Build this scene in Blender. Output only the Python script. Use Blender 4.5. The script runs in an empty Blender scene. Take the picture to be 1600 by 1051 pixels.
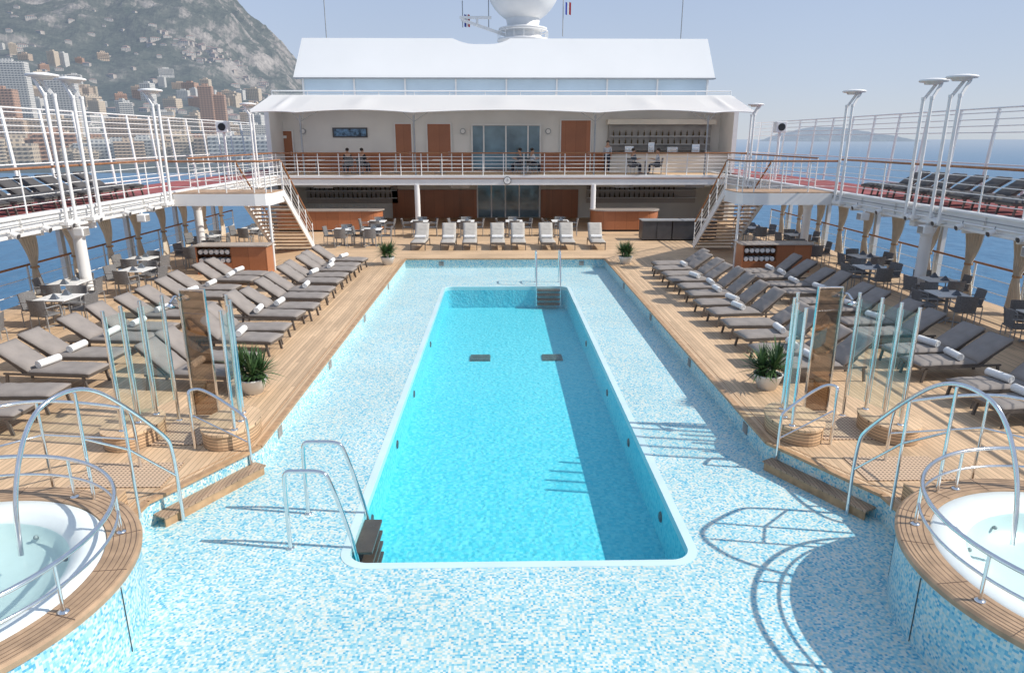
import bpy, math, random
from mathutils import Vector, noise, geometry
random.seed(7)
R=math.radians
scene=bpy.context.scene
COL=scene.collection
KIDS={}
# ---------------- materials ----------------
def newmat(name):
    m=bpy.data.materials.new(name); m.use_nodes=True
    nt=m.node_tree; b=nt.nodes['Principled BSDF']; return m,nt,b
def N(nt,t,**k):
    n=nt.nodes.new(t)
    for a,v in k.items(): setattr(n,a,v)
    return n
def simple(name,col,rough=.5,metal=0,var=0,vscale=3,bump=0,bscale=60,spec=None,haze=0):
    m,nt,b=newmat(name)
    b.inputs['Roughness'].default_value=rough; b.inputs['Metallic'].default_value=metal
    if spec is not None: b.inputs['Specular IOR Level'].default_value=spec
    b.inputs['Base Color'].default_value=(*col,1)
    if haze: b.inputs['Emission Color'].default_value=(.42,.55,.78,1); b.inputs['Emission Strength'].default_value=haze  # distance haze added as a faint blue glow of the surface
    tc=N(nt,'ShaderNodeTexCoord')
    if var:
        n=N(nt,'ShaderNodeTexNoise'); n.inputs['Scale'].default_value=vscale; n.inputs['Detail'].default_value=5
        nt.links.new(tc.outputs['Object'],n.inputs['Vector'])
        r=N(nt,'ShaderNodeMapRange'); r.inputs['From Min'].default_value=.3; r.inputs['From Max'].default_value=.7
        r.inputs['To Min'].default_value=1-var; r.inputs['To Max'].default_value=1+var*.4
        nt.links.new(n.outputs['Fac'],r.inputs['Value'])
        mx=N(nt,'ShaderNodeVectorMath',operation='SCALE'); mx.inputs[0].default_value=col
        nt.links.new(r.outputs['Result'],mx.inputs['Scale']); nt.links.new(mx.outputs[0],b.inputs['Base Color'])
    if bump:
        n=N(nt,'ShaderNodeTexNoise'); n.inputs['Scale'].default_value=bscale; n.inputs['Detail'].default_value=4
        nt.links.new(tc.outputs['Object'],n.inputs['Vector'])
        bp=N(nt,'ShaderNodeBump'); bp.inputs['Strength'].default_value=bump; bp.inputs['Distance'].default_value=.01
        nt.links.new(n.outputs['Fac'],bp.inputs['Height']); nt.links.new(bp.outputs[0],b.inputs['Normal'])
    return m
def math_(nt,op,a,b_=None,c=None):
    n=N(nt,'ShaderNodeMath',operation=op)
    for i,v in enumerate((a,b_,c)):
        if v is None: continue
        if isinstance(v,(int,float)): n.inputs[i].default_value=v
        else: nt.links.new(v,n.inputs[i])
    return n.outputs[0]
def planks(name,col,w=.075,axis='X',var=.25,gap=.1,dark=.25,rough=.6,L=2.6):
    m,nt,b=newmat(name); tc=N(nt,'ShaderNodeTexCoord'); s=N(nt,'ShaderNodeSeparateXYZ')
    nt.links.new(tc.outputs['Object'],s.inputs[0])
    A=s.outputs[axis]; O=s.outputs['Y' if axis=='X' else 'X']
    u=math_(nt,'DIVIDE',A,w); fl=math_(nt,'FLOOR',u); fr=math_(nt,'FRACT',u)
    wn=N(nt,'ShaderNodeTexWhiteNoise',noise_dimensions='1D'); nt.links.new(fl,wn.inputs['W'])
    sh=math_(nt,'MULTIPLY_ADD',wn.outputs['Value'],7.3,O); sd=math_(nt,'DIVIDE',sh,L); bf=math_(nt,'FLOOR',sd)
    cmb=N(nt,'ShaderNodeCombineXYZ'); nt.links.new(fl,cmb.inputs[0]); nt.links.new(bf,cmb.inputs[1])
    wn2=N(nt,'ShaderNodeTexWhiteNoise',noise_dimensions='2D'); nt.links.new(cmb.outputs[0],wn2.inputs['Vector'])
    mp=N(nt,'ShaderNodeMapping'); sc=(40,2.5,8) if axis=='X' else (2.5,40,8)
    if axis=='Z': sc=(2,2,40)
    mp.inputs['Scale'].default_value=sc; nt.links.new(tc.outputs['Object'],mp.inputs[0])
    ns=N(nt,'ShaderNodeTexNoise'); ns.inputs['Scale'].default_value=1; ns.inputs['Detail'].default_value=5
    nt.links.new(mp.outputs[0],ns.inputs['Vector'])
    n2=N(nt,'ShaderNodeTexNoise'); n2.inputs['Scale'].default_value=.7; n2.inputs['Detail'].default_value=6
    nt.links.new(tc.outputs['Object'],n2.inputs['Vector'])
    v=math_(nt,'MULTIPLY_ADD',wn2.outputs['Value'],var,1-var*.6)
    v2=math_(nt,'MULTIPLY_ADD',ns.outputs['Fac'],.35,.82); v=math_(nt,'MULTIPLY',v,v2)
    v3=math_(nt,'MULTIPLY_ADD',n2.outputs['Fac'],.6,.7); v=math_(nt,'MULTIPLY',v,v3)
    g=math_(nt,'GREATER_THAN',fr,gap); g2=math_(nt,'MULTIPLY_ADD',g,1-dark,dark)
    v=math_(nt,'MULTIPLY',v,g2)
    mx=N(nt,'ShaderNodeVectorMath',operation='SCALE'); mx.inputs[0].default_value=col
    nt.links.new(v,mx.inputs['Scale']); nt.links.new(mx.outputs[0],b.inputs['Base Color'])
    b.inputs['Roughness'].default_value=rough
    return m
def mosaic(name,T=.026,cyl=0,tint=(1,1,1)):
    m,nt,b=newmat(name); tc=N(nt,'ShaderNodeTexCoord')
    src=tc.outputs['Object']
    if cyl:
        s=N(nt,'ShaderNodeSeparateXYZ'); nt.links.new(src,s.inputs[0])
        a=math_(nt,'ARCTAN2',s.outputs[1],s.outputs[0]); a=math_(nt,'MULTIPLY',a,cyl)
        c=N(nt,'ShaderNodeCombineXYZ'); nt.links.new(a,c.inputs[0]); nt.links.new(s.outputs[2],c.inputs[1]); src=c.outputs[0]
    ad=N(nt,'ShaderNodeVectorMath',operation='MULTIPLY_ADD'); ad.inputs[1].default_value=(1/T,)*3; ad.inputs[2].default_value=(.37,.41,.43)
    nt.links.new(src,ad.inputs[0])
    fl=N(nt,'ShaderNodeVectorMath',operation='FLOOR'); nt.links.new(ad.outputs[0],fl.inputs[0])
    wn=N(nt,'ShaderNodeTexWhiteNoise',noise_dimensions='3D'); nt.links.new(fl.outputs[0],wn.inputs['Vector'])
    nz=N(nt,'ShaderNodeTexNoise'); nz.inputs['Scale'].default_value=3.2; nz.inputs['Detail'].default_value=3
    nt.links.new(src,nz.inputs['Vector'])
    val=math_(nt,'MULTIPLY_ADD',nz.outputs['Fac'],.20,-.10); val=math_(nt,'ADD',val,wn.outputs['Value'])
    cr=N(nt,'ShaderNodeValToRGB'); cr.color_ramp.interpolation='CONSTANT'
    pal=[(0,(.66,.71,.66)),(.24,(.40,.62,.655)),(.48,(.60,.655,.59)),(.62,(.30,.56,.63)),(.82,(.17,.47,.60)),(.94,(.11,.39,.56))]
    el=cr.color_ramp.elements; el[0].position=0; el[0].color=(*pal[0][1],1); el[1].position=pal[1][0]; el[1].color=(*pal[1][1],1)
    for p,c in pal[2:]:
        e=el.new(p); e.color=(*c,1)
    nt.links.new(val,cr.inputs[0])
    n2=N(nt,'ShaderNodeTexNoise'); n2.inputs['Scale'].default_value=.5; n2.inputs['Detail'].default_value=5; nt.links.new(src,n2.inputs['Vector'])
    w_=math_(nt,'MULTIPLY_ADD',n2.outputs['Fac'],.30,.87)
    sc=N(nt,'ShaderNodeVectorMath',operation='SCALE'); nt.links.new(cr.outputs[0],sc.inputs[0]); nt.links.new(w_,sc.inputs['Scale'])
    mul=N(nt,'ShaderNodeVectorMath',operation='MULTIPLY'); mul.inputs[1].default_value=tint
    nt.links.new(sc.outputs[0],mul.inputs[0]); nt.links.new(mul.outputs[0],b.inputs['Base Color'])
    rg=math_(nt,'MULTIPLY_ADD',wn.outputs['Value'],.3,.28); nt.links.new(rg,b.inputs['Roughness'])
    b.inputs['Specular IOR Level'].default_value=.35
    return m
def glassmat(name,tint,rough=.02,f0=.04,fs=.9,bump=0,bscale=2,bdist=.05):
    m=bpy.data.materials.new(name); m.use_nodes=True; nt=m.node_tree; nt.nodes.clear()
    o=N(nt,'ShaderNodeOutputMaterial'); t=N(nt,'ShaderNodeBsdfTransparent'); t.inputs[0].default_value=(*tint,1)
    g=N(nt,'ShaderNodeBsdfGlossy'); g.inputs['Roughness'].default_value=rough
    mx=N(nt,'ShaderNodeMixShader'); lw=N(nt,'ShaderNodeLayerWeight'); lw.inputs['Blend'].default_value=.5
    if bump:
        tc=N(nt,'ShaderNodeTexCoord'); n=N(nt,'ShaderNodeTexNoise'); n.inputs['Scale'].default_value=bscale; n.inputs['Detail'].default_value=4
        n.inputs['Distortion'].default_value=.6
        nt.links.new(tc.outputs['Object'],n.inputs['Vector'])
        bp=N(nt,'ShaderNodeBump'); bp.inputs['Strength'].default_value=bump; bp.inputs['Distance'].default_value=bdist
        nt.links.new(n.outputs['Fac'],bp.inputs['Height'])
        nt.links.new(bp.outputs[0],g.inputs['Normal']); nt.links.new(bp.outputs[0],lw.inputs['Normal'])
    f=math_(nt,'POWER',lw.outputs['Facing'],5.0); f=math_(nt,'MULTIPLY_ADD',f,fs,f0)
    nt.links.new(f,mx.inputs[0]); nt.links.new(t.outputs[0],mx.inputs[1]); nt.links.new(g.outputs[0],mx.inputs[2])
    nt.links.new(mx.outputs[0],o.inputs[0]); return m

M={}
M['white']=simple('white_paint',(.82,.81,.795),.4,var=.06,vscale=1.2)
M['screenwhite']=simple('screen_panel_white',(.86,.855,.84),.5,var=.03,vscale=.3)
M['white2']=simple('white_wall',(.79,.77,.73),.5,var=.06,vscale=.8)
M['cream']=simple('cream_wall',(.74,.70,.62),.6,var=.1,vscale=.8)
M['chrome']=simple('chrome',(.80,.81,.82),.13,1,var=.08,vscale=12)
M['teak']=planks('teak_deck',(.62,.43,.265),.085,'X',.30,.09,.40)
M['teakX']=planks('teak_deck_cross',(.62,.43,.265),.085,'Y',.30,.09,.40)
M['teaktrim']=simple('teak_trim',(.48,.295,.16),.45,var=.3,vscale=8)
M['rimwood']=simple('teak_rim',(.45,.30,.185),.5,var=.3,vscale=5)
M['teakslat']=planks('teak_slats',(.50,.33,.195),.05,'Z',.3,.2,.25)
M['stepwood']=planks('step_wood',(.40,.265,.175),.05,'X',.3,.15,.4)
M['caprail']=simple('varnished_rail',(.34,.15,.065),.25,var=.25,vscale=6)
M['mahog']=planks('mahogany',(.39,.15,.07),.6,'X',.2,.02,.5,rough=.3)
M['darkwood']=simple('dark_wood',(.115,.06,.042),.35,var=.3,vscale=5)
M['mosaic']=mosaic('mosaic_tiles')
M['mosaicc']=mosaic('mosaic_tiles_curved',cyl=1.93,tint=(.86,.94,1.0))
M['coping']=simple('pool_coping',(.58,.75,.78),.35,var=.06,vscale=2)
M['cushion']=simple('taupe_fabric',(.285,.252,.230),.85,var=.18,vscale=3,bump=.35,bscale=25)
M['cushion2']=simple('light_taupe_fabric',(.46,.43,.39),.85,var=.15,vscale=3,bump=.35,bscale=25)
M['frame']=simple('taupe_metal',(.14,.12,.105),.45,.2,var=.1)
M['darkcush']=simple('charcoal_fabric',(.085,.08,.08),.8,var=.2)
M['towel']=simple('white_towel',(.82,.81,.79),.95,var=.06,vscale=10,bump=.8,bscale=120)
M['wicker']=simple('grey_weave',(.19,.185,.185),.7,var=.3,vscale=30,bump=.5,bscale=90)
M['cloth']=simple('white_tablecloth',(.72,.71,.69),.8,var=.06)
M['curtain']=simple('beige_curtain',(.66,.58,.47),.9,var=.12,vscale=4)
M['black']=simple('black_plastic',(.02,.02,.022),.45,var=.2)
M['seam']=simple('dark_caulk',(.12,.08,.06),.6,var=.2)
M['drain']=simple('drain_grey',(.13,.17,.17),.6,var=.3,vscale=8)
M['grey']=simple('grey_metal',(.36,.37,.38),.5,.3,var=.15)
M['dgrey']=simple('dark_grey_panel',(.07,.07,.075),.4,var=.2)
M['mgrey']=simple('mid_grey_panel',(.34,.32,.30),.5,var=.3,vscale=2)
M['granite']=simple('granite_top',(.46,.40,.35),.3,var=.4,vscale=40)
M['maroon']=simple('maroon_deck',(.34,.09,.085),.8,var=.25,vscale=2)
M['pot']=simple('white_pot',(.70,.70,.68),.5,var=.08)
M['leaf']=simple('yucca_leaf',(.07,.14,.045),.5,var=.5,vscale=9)
M['soil']=simple('soil',(.05,.035,.025),.9,var=.4,vscale=20)
M['glass']=glassmat('clear_glass',(.95,.98,.98),f0=.04,fs=.5)
M['glassw']=glassmat('screen_glass',(.96,.975,.98),f0=.012,fs=.10)
M['glassg']=glassmat('shower_glass',(.94,.98,.975),f0=.035,fs=.4)
M['glassedge']=simple('glass_edge',(.42,.68,.66),.2,var=.1)
M['glassb']=glassmat('bronze_glass',(.56,.46,.37),f0=.20)
M['glassd']=simple('dark_window',(.16,.26,.32),.08,0,var=.5,vscale=.9,spec=.9)
M['glassblue']=simple('blue_window_band',(.58,.70,.79),.15,0,var=.12,vscale=.4)
M['water']=glassmat('pool_water',(.82,.99,1.0),.05,f0=.02,fs=.75,bump=.45,bscale=8,bdist=.025)
M['tubwater']=glassmat('tub_water',(.84,.95,.945),.05,f0=.02,fs=.7,bump=.5,bscale=7,bdist=.02)
M['shell']=simple('tub_shell',(.78,.83,.81),.3,var=.05)
M['skin']=simple('skin',(.50,.30,.21),.6,var=.1)
M['hair']=simple('dark_hair',(.03,.02,.015),.7,var=.2)
M['shirtb']=simple('black_shirt',(.03,.03,.035),.8,var=.2)
M['shirtw']=simple('pale_shirt',(.50,.52,.56),.8,var=.1)
M['shirtg']=simple('grey_shirt',(.12,.14,.17),.8,var=.1)
M['trous']=simple('navy_trousers',(.03,.035,.06),.8,var=.2)
M['blueart']=simple('blue_print',(.14,.28,.46),.4,var=.9,vscale=6)
M['red']=simple('red_cloth',(.5,.03,.03),.7,var=.1)
M['blue']=simple('blue_cloth',(.03,.06,.35),.7,var=.1)
M['bottle']=simple('bottle_glass',(.16,.11,.05),.15,var=.8,vscale=8)
def canvas():
    m,nt,b=newmat('canvas'); b.inputs['Base Color'].default_value=(.87,.87,.86,1); b.inputs['Roughness'].default_value=.8
    o=[n for n in nt.nodes if n.type=='OUTPUT_MATERIAL'][0]
    t=N(nt,'ShaderNodeBsdfTranslucent'); t.inputs[0].default_value=(.86,.85,.82,1); mx=N(nt,'ShaderNodeMixShader'); mx.inputs[0].default_value=.36
    nt.links.new(b.outputs[0],mx.inputs[1]); nt.links.new(t.outputs[0],mx.inputs[2]); nt.links.new(mx.outputs[0],o.inputs[0]); return m
M['canvas']=canvas()
def grate():
    m,nt,b=newmat('teak_grate'); tc=N(nt,'ShaderNodeTexCoord'); s=N(nt,'ShaderNodeSeparateXYZ'); nt.links.new(tc.outputs['Object'],s.inputs[0])
    a=math_(nt,'FRACT',math_(nt,'DIVIDE',s.outputs[0],.06)); c=math_(nt,'FRACT',math_(nt,'DIVIDE',s.outputs[1],.06))
    h=math_(nt,'MULTIPLY',math_(nt,'GREATER_THAN',a,.55),math_(nt,'GREATER_THAN',c,.55))
    mx=N(nt,'ShaderNodeMix',data_type='RGBA'); nt.links.new(h,mx.inputs[0])
    mx.inputs[6].default_value=(.57,.41,.28,1); mx.inputs[7].default_value=(.15,.10,.07,1)
    nt.links.new(mx.outputs[2],b.inputs['Base Color']); b.inputs['Roughness'].default_value=.6; return m
M['grate']=grate()
def poolfloor():
    m,nt,b=newmat('pool_floor'); tc=N(nt,'ShaderNodeTexCoord')
    b.inputs['Roughness'].default_value=.7; b.inputs['Specular IOR Level'].default_value=.2
    T=N(nt,'ShaderNodeVectorMath',operation='MULTIPLY_ADD'); T.inputs[1].default_value=(1/.05,)*3; T.inputs[2].default_value=(.3,.3,.3); nt.links.new(tc.outputs['Object'],T.inputs[0])
    f=N(nt,'ShaderNodeVectorMath',operation='FLOOR'); nt.links.new(T.outputs[0],f.inputs[0])
    w=N(nt,'ShaderNodeTexWhiteNoise'); nt.links.new(f.outputs[0],w.inputs['Vector'])
    mx=N(nt,'ShaderNodeMix',data_type='RGBA'); nt.links.new(w.outputs['Value'],mx.inputs[0])
    mx.inputs[6].default_value=(.085,.56,.68,1); mx.inputs[7].default_value=(.20,.67,.75,1); nt.links.new(mx.outputs[2],b.inputs['Base Color'])
    ns=N(nt,'ShaderNodeTexNoise'); ns.inputs['Scale'].default_value=4; nt.links.new(tc.outputs['Object'],ns.inputs['Vector'])
    ad=N(nt,'ShaderNodeVectorMath',operation='MULTIPLY_ADD'); ad.inputs[1].default_value=(.25,.25,.25); nt.links.new(ns.outputs['Color'],ad.inputs[0]); nt.links.new(tc.outputs['Object'],ad.inputs[2])
    v=N(nt,'ShaderNodeTexVoronoi',feature='SMOOTH_F1'); v.inputs['Scale'].default_value=10; v.inputs['Smoothness'].default_value=.45; nt.links.new(ad.outputs[0],v.inputs['Vector'])
    bp=N(nt,'ShaderNodeBump'); bp.inputs['Strength'].default_value=.65; bp.inputs['Distance'].default_value=.03; nt.links.new(v.outputs['Distance'],bp.inputs['Height']); nt.links.new(bp.outputs[0],b.inputs['Normal'])
    return m
M['poolfloor']=poolfloor()
def seamat():
    m,nt,b=newmat('sea'); tc=N(nt,'ShaderNodeTexCoord')
    b.inputs['Base Color'].default_value=(.06,.165,.29,1); b.inputs['Roughness'].default_value=.5; b.inputs['IOR'].default_value=1.25
    n=N(nt,'ShaderNodeTexNoise'); n.inputs['Scale'].default_value=.12; n.inputs['Detail'].default_value=8; nt.links.new(tc.outputs['Object'],n.inputs['Vector'])
    bp=N(nt,'ShaderNodeBump'); bp.inputs['Strength'].default_value=1; bp.inputs['Distance'].default_value=2.0; nt.links.new(n.outputs['Fac'],bp.inputs['Height']); nt.links.new(bp.outputs[0],b.inputs['Normal'])
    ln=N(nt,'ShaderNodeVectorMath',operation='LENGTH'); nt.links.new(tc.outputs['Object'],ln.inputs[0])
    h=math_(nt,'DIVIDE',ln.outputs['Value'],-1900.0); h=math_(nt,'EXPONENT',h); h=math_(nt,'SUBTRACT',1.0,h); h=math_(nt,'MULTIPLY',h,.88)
    em=N(nt,'ShaderNodeEmission'); em.inputs[0].default_value=(.47,.55,.68,1); em.inputs[1].default_value=1  # pale emission stands in for haze over the sea, stronger with distance
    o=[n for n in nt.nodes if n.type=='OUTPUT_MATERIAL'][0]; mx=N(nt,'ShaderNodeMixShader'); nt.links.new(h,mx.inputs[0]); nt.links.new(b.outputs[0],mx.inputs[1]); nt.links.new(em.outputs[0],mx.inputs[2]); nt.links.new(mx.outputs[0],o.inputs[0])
    return m
M['sea']=seamat()
def hillmat(haze=.10,nm='hillside',dim=1):
    m,nt,b=newmat(nm); g=N(nt,'ShaderNodeNewGeometry')
    def noise_(sc,d=8):
        n=N(nt,'ShaderNodeTexNoise'); n.inputs['Scale'].default_value=sc; n.inputs['Detail'].default_value=d; nt.links.new(g.outputs['Position'],n.inputs['Vector']); return n.outputs['Fac']
    n1=noise_(.0045); n2=noise_(.022); n3=noise_(.09,4)
    s=N(nt,'ShaderNodeSeparateXYZ'); nt.links.new(g.outputs['Normal'],s.inputs[0])
    sp=N(nt,'ShaderNodeSeparateXYZ'); nt.links.new(g.outputs['Position'],sp.inputs[0])
    steep=math_(nt,'SUBTRACT',1,s.outputs[2])
    k=math_(nt,'MULTIPLY_ADD',n1,1.8,steep); k=math_(nt,'MULTIPLY_ADD',n2,1.0,k); k=math_(nt,'MULTIPLY_ADD',sp.outputs[2],.0003,k)
    cr=N(nt,'ShaderNodeValToRGB'); e=cr.color_ramp.elements; e[0].position=.46; e[0].color=(.028*dim,.036*dim,.026*dim,1); e[1].position=.75; e[1].color=(.23,.205,.18,1)
    x=e.new(.60); x.color=(.056,.060,.046,1); x=e.new(.655); x.color=(.145,.13,.112,1)
    kk=math_(nt,'DIVIDE',k,3.0); nt.links.new(kk,cr.inputs[0])
    v=math_(nt,'MULTIPLY_ADD',n3,1.6,.2); sc=N(nt,'ShaderNodeVectorMath',operation='SCALE'); nt.links.new(cr.outputs[0],sc.inputs[0]); nt.links.new(v,sc.inputs['Scale'])
    nt.links.new(sc.outputs[0],b.inputs['Base Color']); b.inputs['Roughness'].default_value=1; b.inputs['Specular IOR Level'].default_value=0
    b.inputs['Emission Color'].default_value=(.47,.56,.72,1); b.inputs['Emission Strength'].default_value=haze  # aerial haze put into the slope as even bluish emission
    bp=N(nt,'ShaderNodeBump'); bp.inputs['Strength'].default_value=.9; bp.inputs['Distance'].default_value=20; nt.links.new(n2,bp.inputs['Height']); nt.links.new(bp.outputs[0],b.inputs['Normal'])
    return m
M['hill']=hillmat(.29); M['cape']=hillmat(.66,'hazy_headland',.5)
def aptmat(name,col):
    m,nt,b=newmat(name); tc=N(nt,'ShaderNodeTexCoord'); s=N(nt,'ShaderNodeSeparateXYZ'); nt.links.new(tc.outputs['Object'],s.inputs[0])
    xy=math_(nt,'ADD',s.outputs[0],s.outputs[1])
    a=math_(nt,'GREATER_THAN',math_(nt,'FRACT',math_(nt,'DIVIDE',xy,4.2)),.45)
    c=math_(nt,'GREATER_THAN',math_(nt,'FRACT',math_(nt,'DIVIDE',s.outputs[2],3.2)),.42)
    h=math_(nt,'MULTIPLY',a,c)
    mx=N(nt,'ShaderNodeMix',data_type='RGBA'); nt.links.new(h,mx.inputs[0]); mx.inputs[6].default_value=(*col,1); mx.inputs[7].default_value=(col[0]*.35,col[1]*.38,col[2]*.45,1)
    nt.links.new(mx.outputs[2],b.inputs['Base Color']); b.inputs['Roughness'].default_value=.8
    b.inputs['Emission Color'].default_value=(.46,.54,.66,1); b.inputs['Emission Strength'].default_value=.19  # walls glow faintly to imitate haze in front of the town
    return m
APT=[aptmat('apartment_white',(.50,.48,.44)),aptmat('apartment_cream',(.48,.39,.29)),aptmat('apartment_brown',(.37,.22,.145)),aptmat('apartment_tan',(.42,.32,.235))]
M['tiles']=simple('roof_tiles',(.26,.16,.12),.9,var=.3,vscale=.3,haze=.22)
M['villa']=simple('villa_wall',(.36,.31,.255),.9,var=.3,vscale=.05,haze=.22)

# ---------------- mesh builder ----------------
class MB:
    def __init__(s): s.v=[];s.f=[];s.sm=[];s.mi=[]; s.cur=0
    def add(s,vs,fs,smooth=False):
        o=len(s.v); s.v+= [tuple(p) for p in vs]
        for f in fs: s.f.append([o+i for i in f]); s.sm.append(smooth); s.mi.append(s.cur)
        return s
    def box(s,x0,x1,y0,y1,z0,z1):
        vs=[(x,y,z) for z in (z0,z1) for y in (y0,y1) for x in (x0,x1)]
        return s.add(vs,[(0,2,3,1),(4,5,7,6),(0,1,5,4),(2,6,7,3),(0,4,6,2),(1,3,7,5)])
    def obox(s,p0,p1,w,h,up=Vector((0,0,1))):
        p0=Vector(p0);p1=Vector(p1); d=(p1-p0).normalized(); sd=d.cross(up)
        if sd.length<1e-4: sd=Vector((1,0,0))
        sd.normalize(); u=sd.cross(d).normalized()
        vs=[p+sd*a*w/2+u*b*h/2 for p in (p0,p1) for b in (-1,1) for a in (-1,1)]
        return s.add(vs,[(0,1,3,2),(4,6,7,5),(0,4,5,1),(2,3,7,6),(0,2,6,4),(1,5,7,3)])
    def tube(s,pts,r,n=8,closed=False,caps=True,r2=None):
        pts=[Vector(p) for p in pts]; L=len(pts); vs=[]; prev=None
        for i,p in enumerate(pts):
            if closed: d=pts[(i+1)%L]-pts[i-1]
            else: d=pts[min(i+1,L-1)]-pts[max(i-1,0)]
            if d.length<1e-9: d=Vector((0,0,1))
            d.normalize()
            if prev is None:
                a=Vector((0,0,1)) if abs(d.z)<.9 else Vector((1,0,0)); u=d.cross(a).normalized()
            else:
                u=(prev-d*prev.dot(d)); 
                if u.length<1e-6: u=d.orthogonal()
                u.normalize()
            prev=u; w=d.cross(u)
            rr=r if r2 is None else r+(r2-r)*i/(L-1)
            for k in range(n):
                a=2*math.pi*k/n; vs.append(p+(u*math.cos(a)+w*math.sin(a))*rr)
        fs=[]
        for i in range(L if closed else L-1):
            j=(i+1)%L
            for k in range(n):
                k2=(k+1)%n; fs.append((i*n+k,i*n+k2,j*n+k2,j*n+k))
        s.add(vs,fs,True)
        if caps and not closed:
            s.add(vs[:n],[tuple(range(n))[::-1]]); s.add(vs[-n:],[tuple(range(n))])
        return s
    def prism(s,poly,z0,z1,side=True,top=True,bot=True):
        n=len(poly); vs=[(x,y,z0) for x,y in poly]+[(x,y,z1) for x,y in poly]
        tri=geometry.tessellate_polygon([[Vector((x,y,0)) for x,y in poly]])
        def up(t):
            a,b,c=[Vector((*poly[i],0)) for i in t]; return tuple(t) if (b-a).cross(c-a).z>0 else tuple(t)[::-1]
        tri=[up(t) for t in tri]
        if top: s.add(vs[n:],tri)
        if bot: s.add(vs[:n],[t[::-1] for t in tri])
        if side: s.add(vs,[(i,(i+1)%n,n+(i+1)%n,n+i) for i in range(n)])
        return s
    def lathe(s,prof,n=48,a0=0,a1=2*math.pi,c=(0,0,0),smooth=True):
        full=abs(a1-a0-2*math.pi)<1e-6; m=n if full else n+1; vs=[]
        for r,z in prof:
            for k in range(m):
                a=a0+(a1-a0)*k/n; vs.append((c[0]+r*math.cos(a),c[1]+r*math.sin(a),c[2]+z))
        fs=[]
        for i in range(len(prof)-1):
            for k in range(n):
                k2=(k+1)%m; fs.append((i*m+k,i*m+k2,(i+1)*m+k2,(i+1)*m+k))
        return s.add(vs,fs,smooth)
    def sphere(s,c,rx,ry,rz,n=16,m=10):
        prof=[(math.sin(math.pi*i/m),-math.cos(math.pi*i/m)) for i in range(m+1)]; vs=[];
        for r,z in prof:
            for k in range(n):
                a=2*math.pi*k/n; vs.append((c[0]+rx*r*math.cos(a),c[1]+ry*r*math.sin(a),c[2]+rz*z))
        fs=[(i*n+k,i*n+(k+1)%n,(i+1)*n+(k+1)%n,(i+1)*n+k) for i in range(m) for k in range(n)]
        return s.add(vs,fs,True)
    def mesh(s,name,mats):
        me=bpy.data.meshes.new(name); me.from_pydata(s.v,[],s.f)
        for m in (mats if isinstance(mats,(list,tuple)) else [mats]): me.materials.append(m)
        me.polygons.foreach_set('use_smooth',s.sm); me.polygons.foreach_set('material_index',s.mi); me.update(); return me
def mkobj(name,data,parent=None,loc=(0,0,0),rz=0,rot=None,**props):
    o=bpy.data.objects.new(name,data); COL.objects.link(o); o.location=loc
    o.rotation_euler=rot if rot else (0,0,rz)
    if parent is not None: o.parent=parent; KIDS.setdefault(parent.name,[]).append(o)
    for k,v in props.items(): o[k]=v
    return o
def P(mb,name,mat,parent=None,bevel=0,seg=2,**k):
    o=mkobj(name,mb.mesh(name,mat),parent,**k)
    if bevel:
        b=o.modifiers.new('b','BEVEL'); b.width=bevel; b.segments=seg; b.limit_method='ANGLE'
    return o
def root(name,loc,label,cat,group=None,rz=0):
    o=mkobj(name,None,loc=loc,rz=rz,label=label,category=cat)
    o.empty_display_size=.2
    if group: o['group']=group
    return o
def dup(o,loc,rz=0,label=None,parent=None):
    c=o.copy(); COL.objects.link(c)
    if parent is None:
        c.location=loc; c.rotation_euler=(0,0,rz)
    else:
        c.parent=parent; KIDS.setdefault(parent.name,[]).append(c)
    for k in KIDS.get(o.name,[]): dup(k,None,parent=c)
    if label: c['label']=label
    return c
def many(build,places):
    f=places[0]; o=build(); o.location=f[:3]; o.rotation_euler=(0,0,f[3])
    if len(f)>4: o['label']=f[4]
    out=[o]
    for p in places[1:]: out.append(dup(o,p[:3],p[3],p[4] if len(p)>4 else None))
    return out
def struct(o): o['kind']='structure'; return o
def smoothp(pts,it=3):
    pts=[Vector(p) for p in pts]
    for _ in range(it):
        q=[pts[0]]
        for a,b in zip(pts,pts[1:]): q+=[a*.75+b*.25,a*.25+b*.75]
        q.append(pts[-1]); pts=q
    return pts
def rrect(x0,x1,y0,y1,r,n=8):
    o=[]
    for cx,cy,a in ((x1-r,y1-r,0),(x0+r,y1-r,90),(x0+r,y0+r,180),(x1-r,y0+r,270)):
        for k in range(n+1):
            t=R(a+90*k/n); o.append((cx+r*math.cos(t),cy+r*math.sin(t)))
    return o

# ---------------- camera / light / world ----------------
cam=bpy.data.cameras.new('camera'); cam.lens=24; cam.sensor_width=36; cam.clip_end=90000; cam.clip_start=.1
co=mkobj('camera',cam,loc=(-.24,0,4.65),rot=(R(73.9),0,R(-1.07))); scene.camera=co
sd=Vector((1,-.16,.87)).normalized()
sun=bpy.data.lights.new('sun','SUN'); sun.energy=4.7; sun.angle=R(.5); sun.color=(1,.945,.86)
so=mkobj('sun',sun,loc=(0,0,60)); so.rotation_mode='QUATERNION'; so.rotation_quaternion=sd.to_track_quat('Z','Y')
w=bpy.data.worlds.new('World'); scene.world=w; w.use_nodes=True; nt=w.node_tree
sky=nt.nodes.new('ShaderNodeTexSky'); sky.sky_type='NISHITA'; sky.sun_disc=False; sky.sun_elevation=math.asin(sd.z); sky.sun_rotation=math.atan2(sd.x,sd.y)
sky.air_density=1.0; sky.dust_density=.8; sky.ozone_density=2.0
tc=N(nt,'ShaderNodeTexCoord'); sp=N(nt,'ShaderNodeSeparateXYZ'); nt.links.new(tc.outputs['Generated'],sp.inputs[0])
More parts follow.
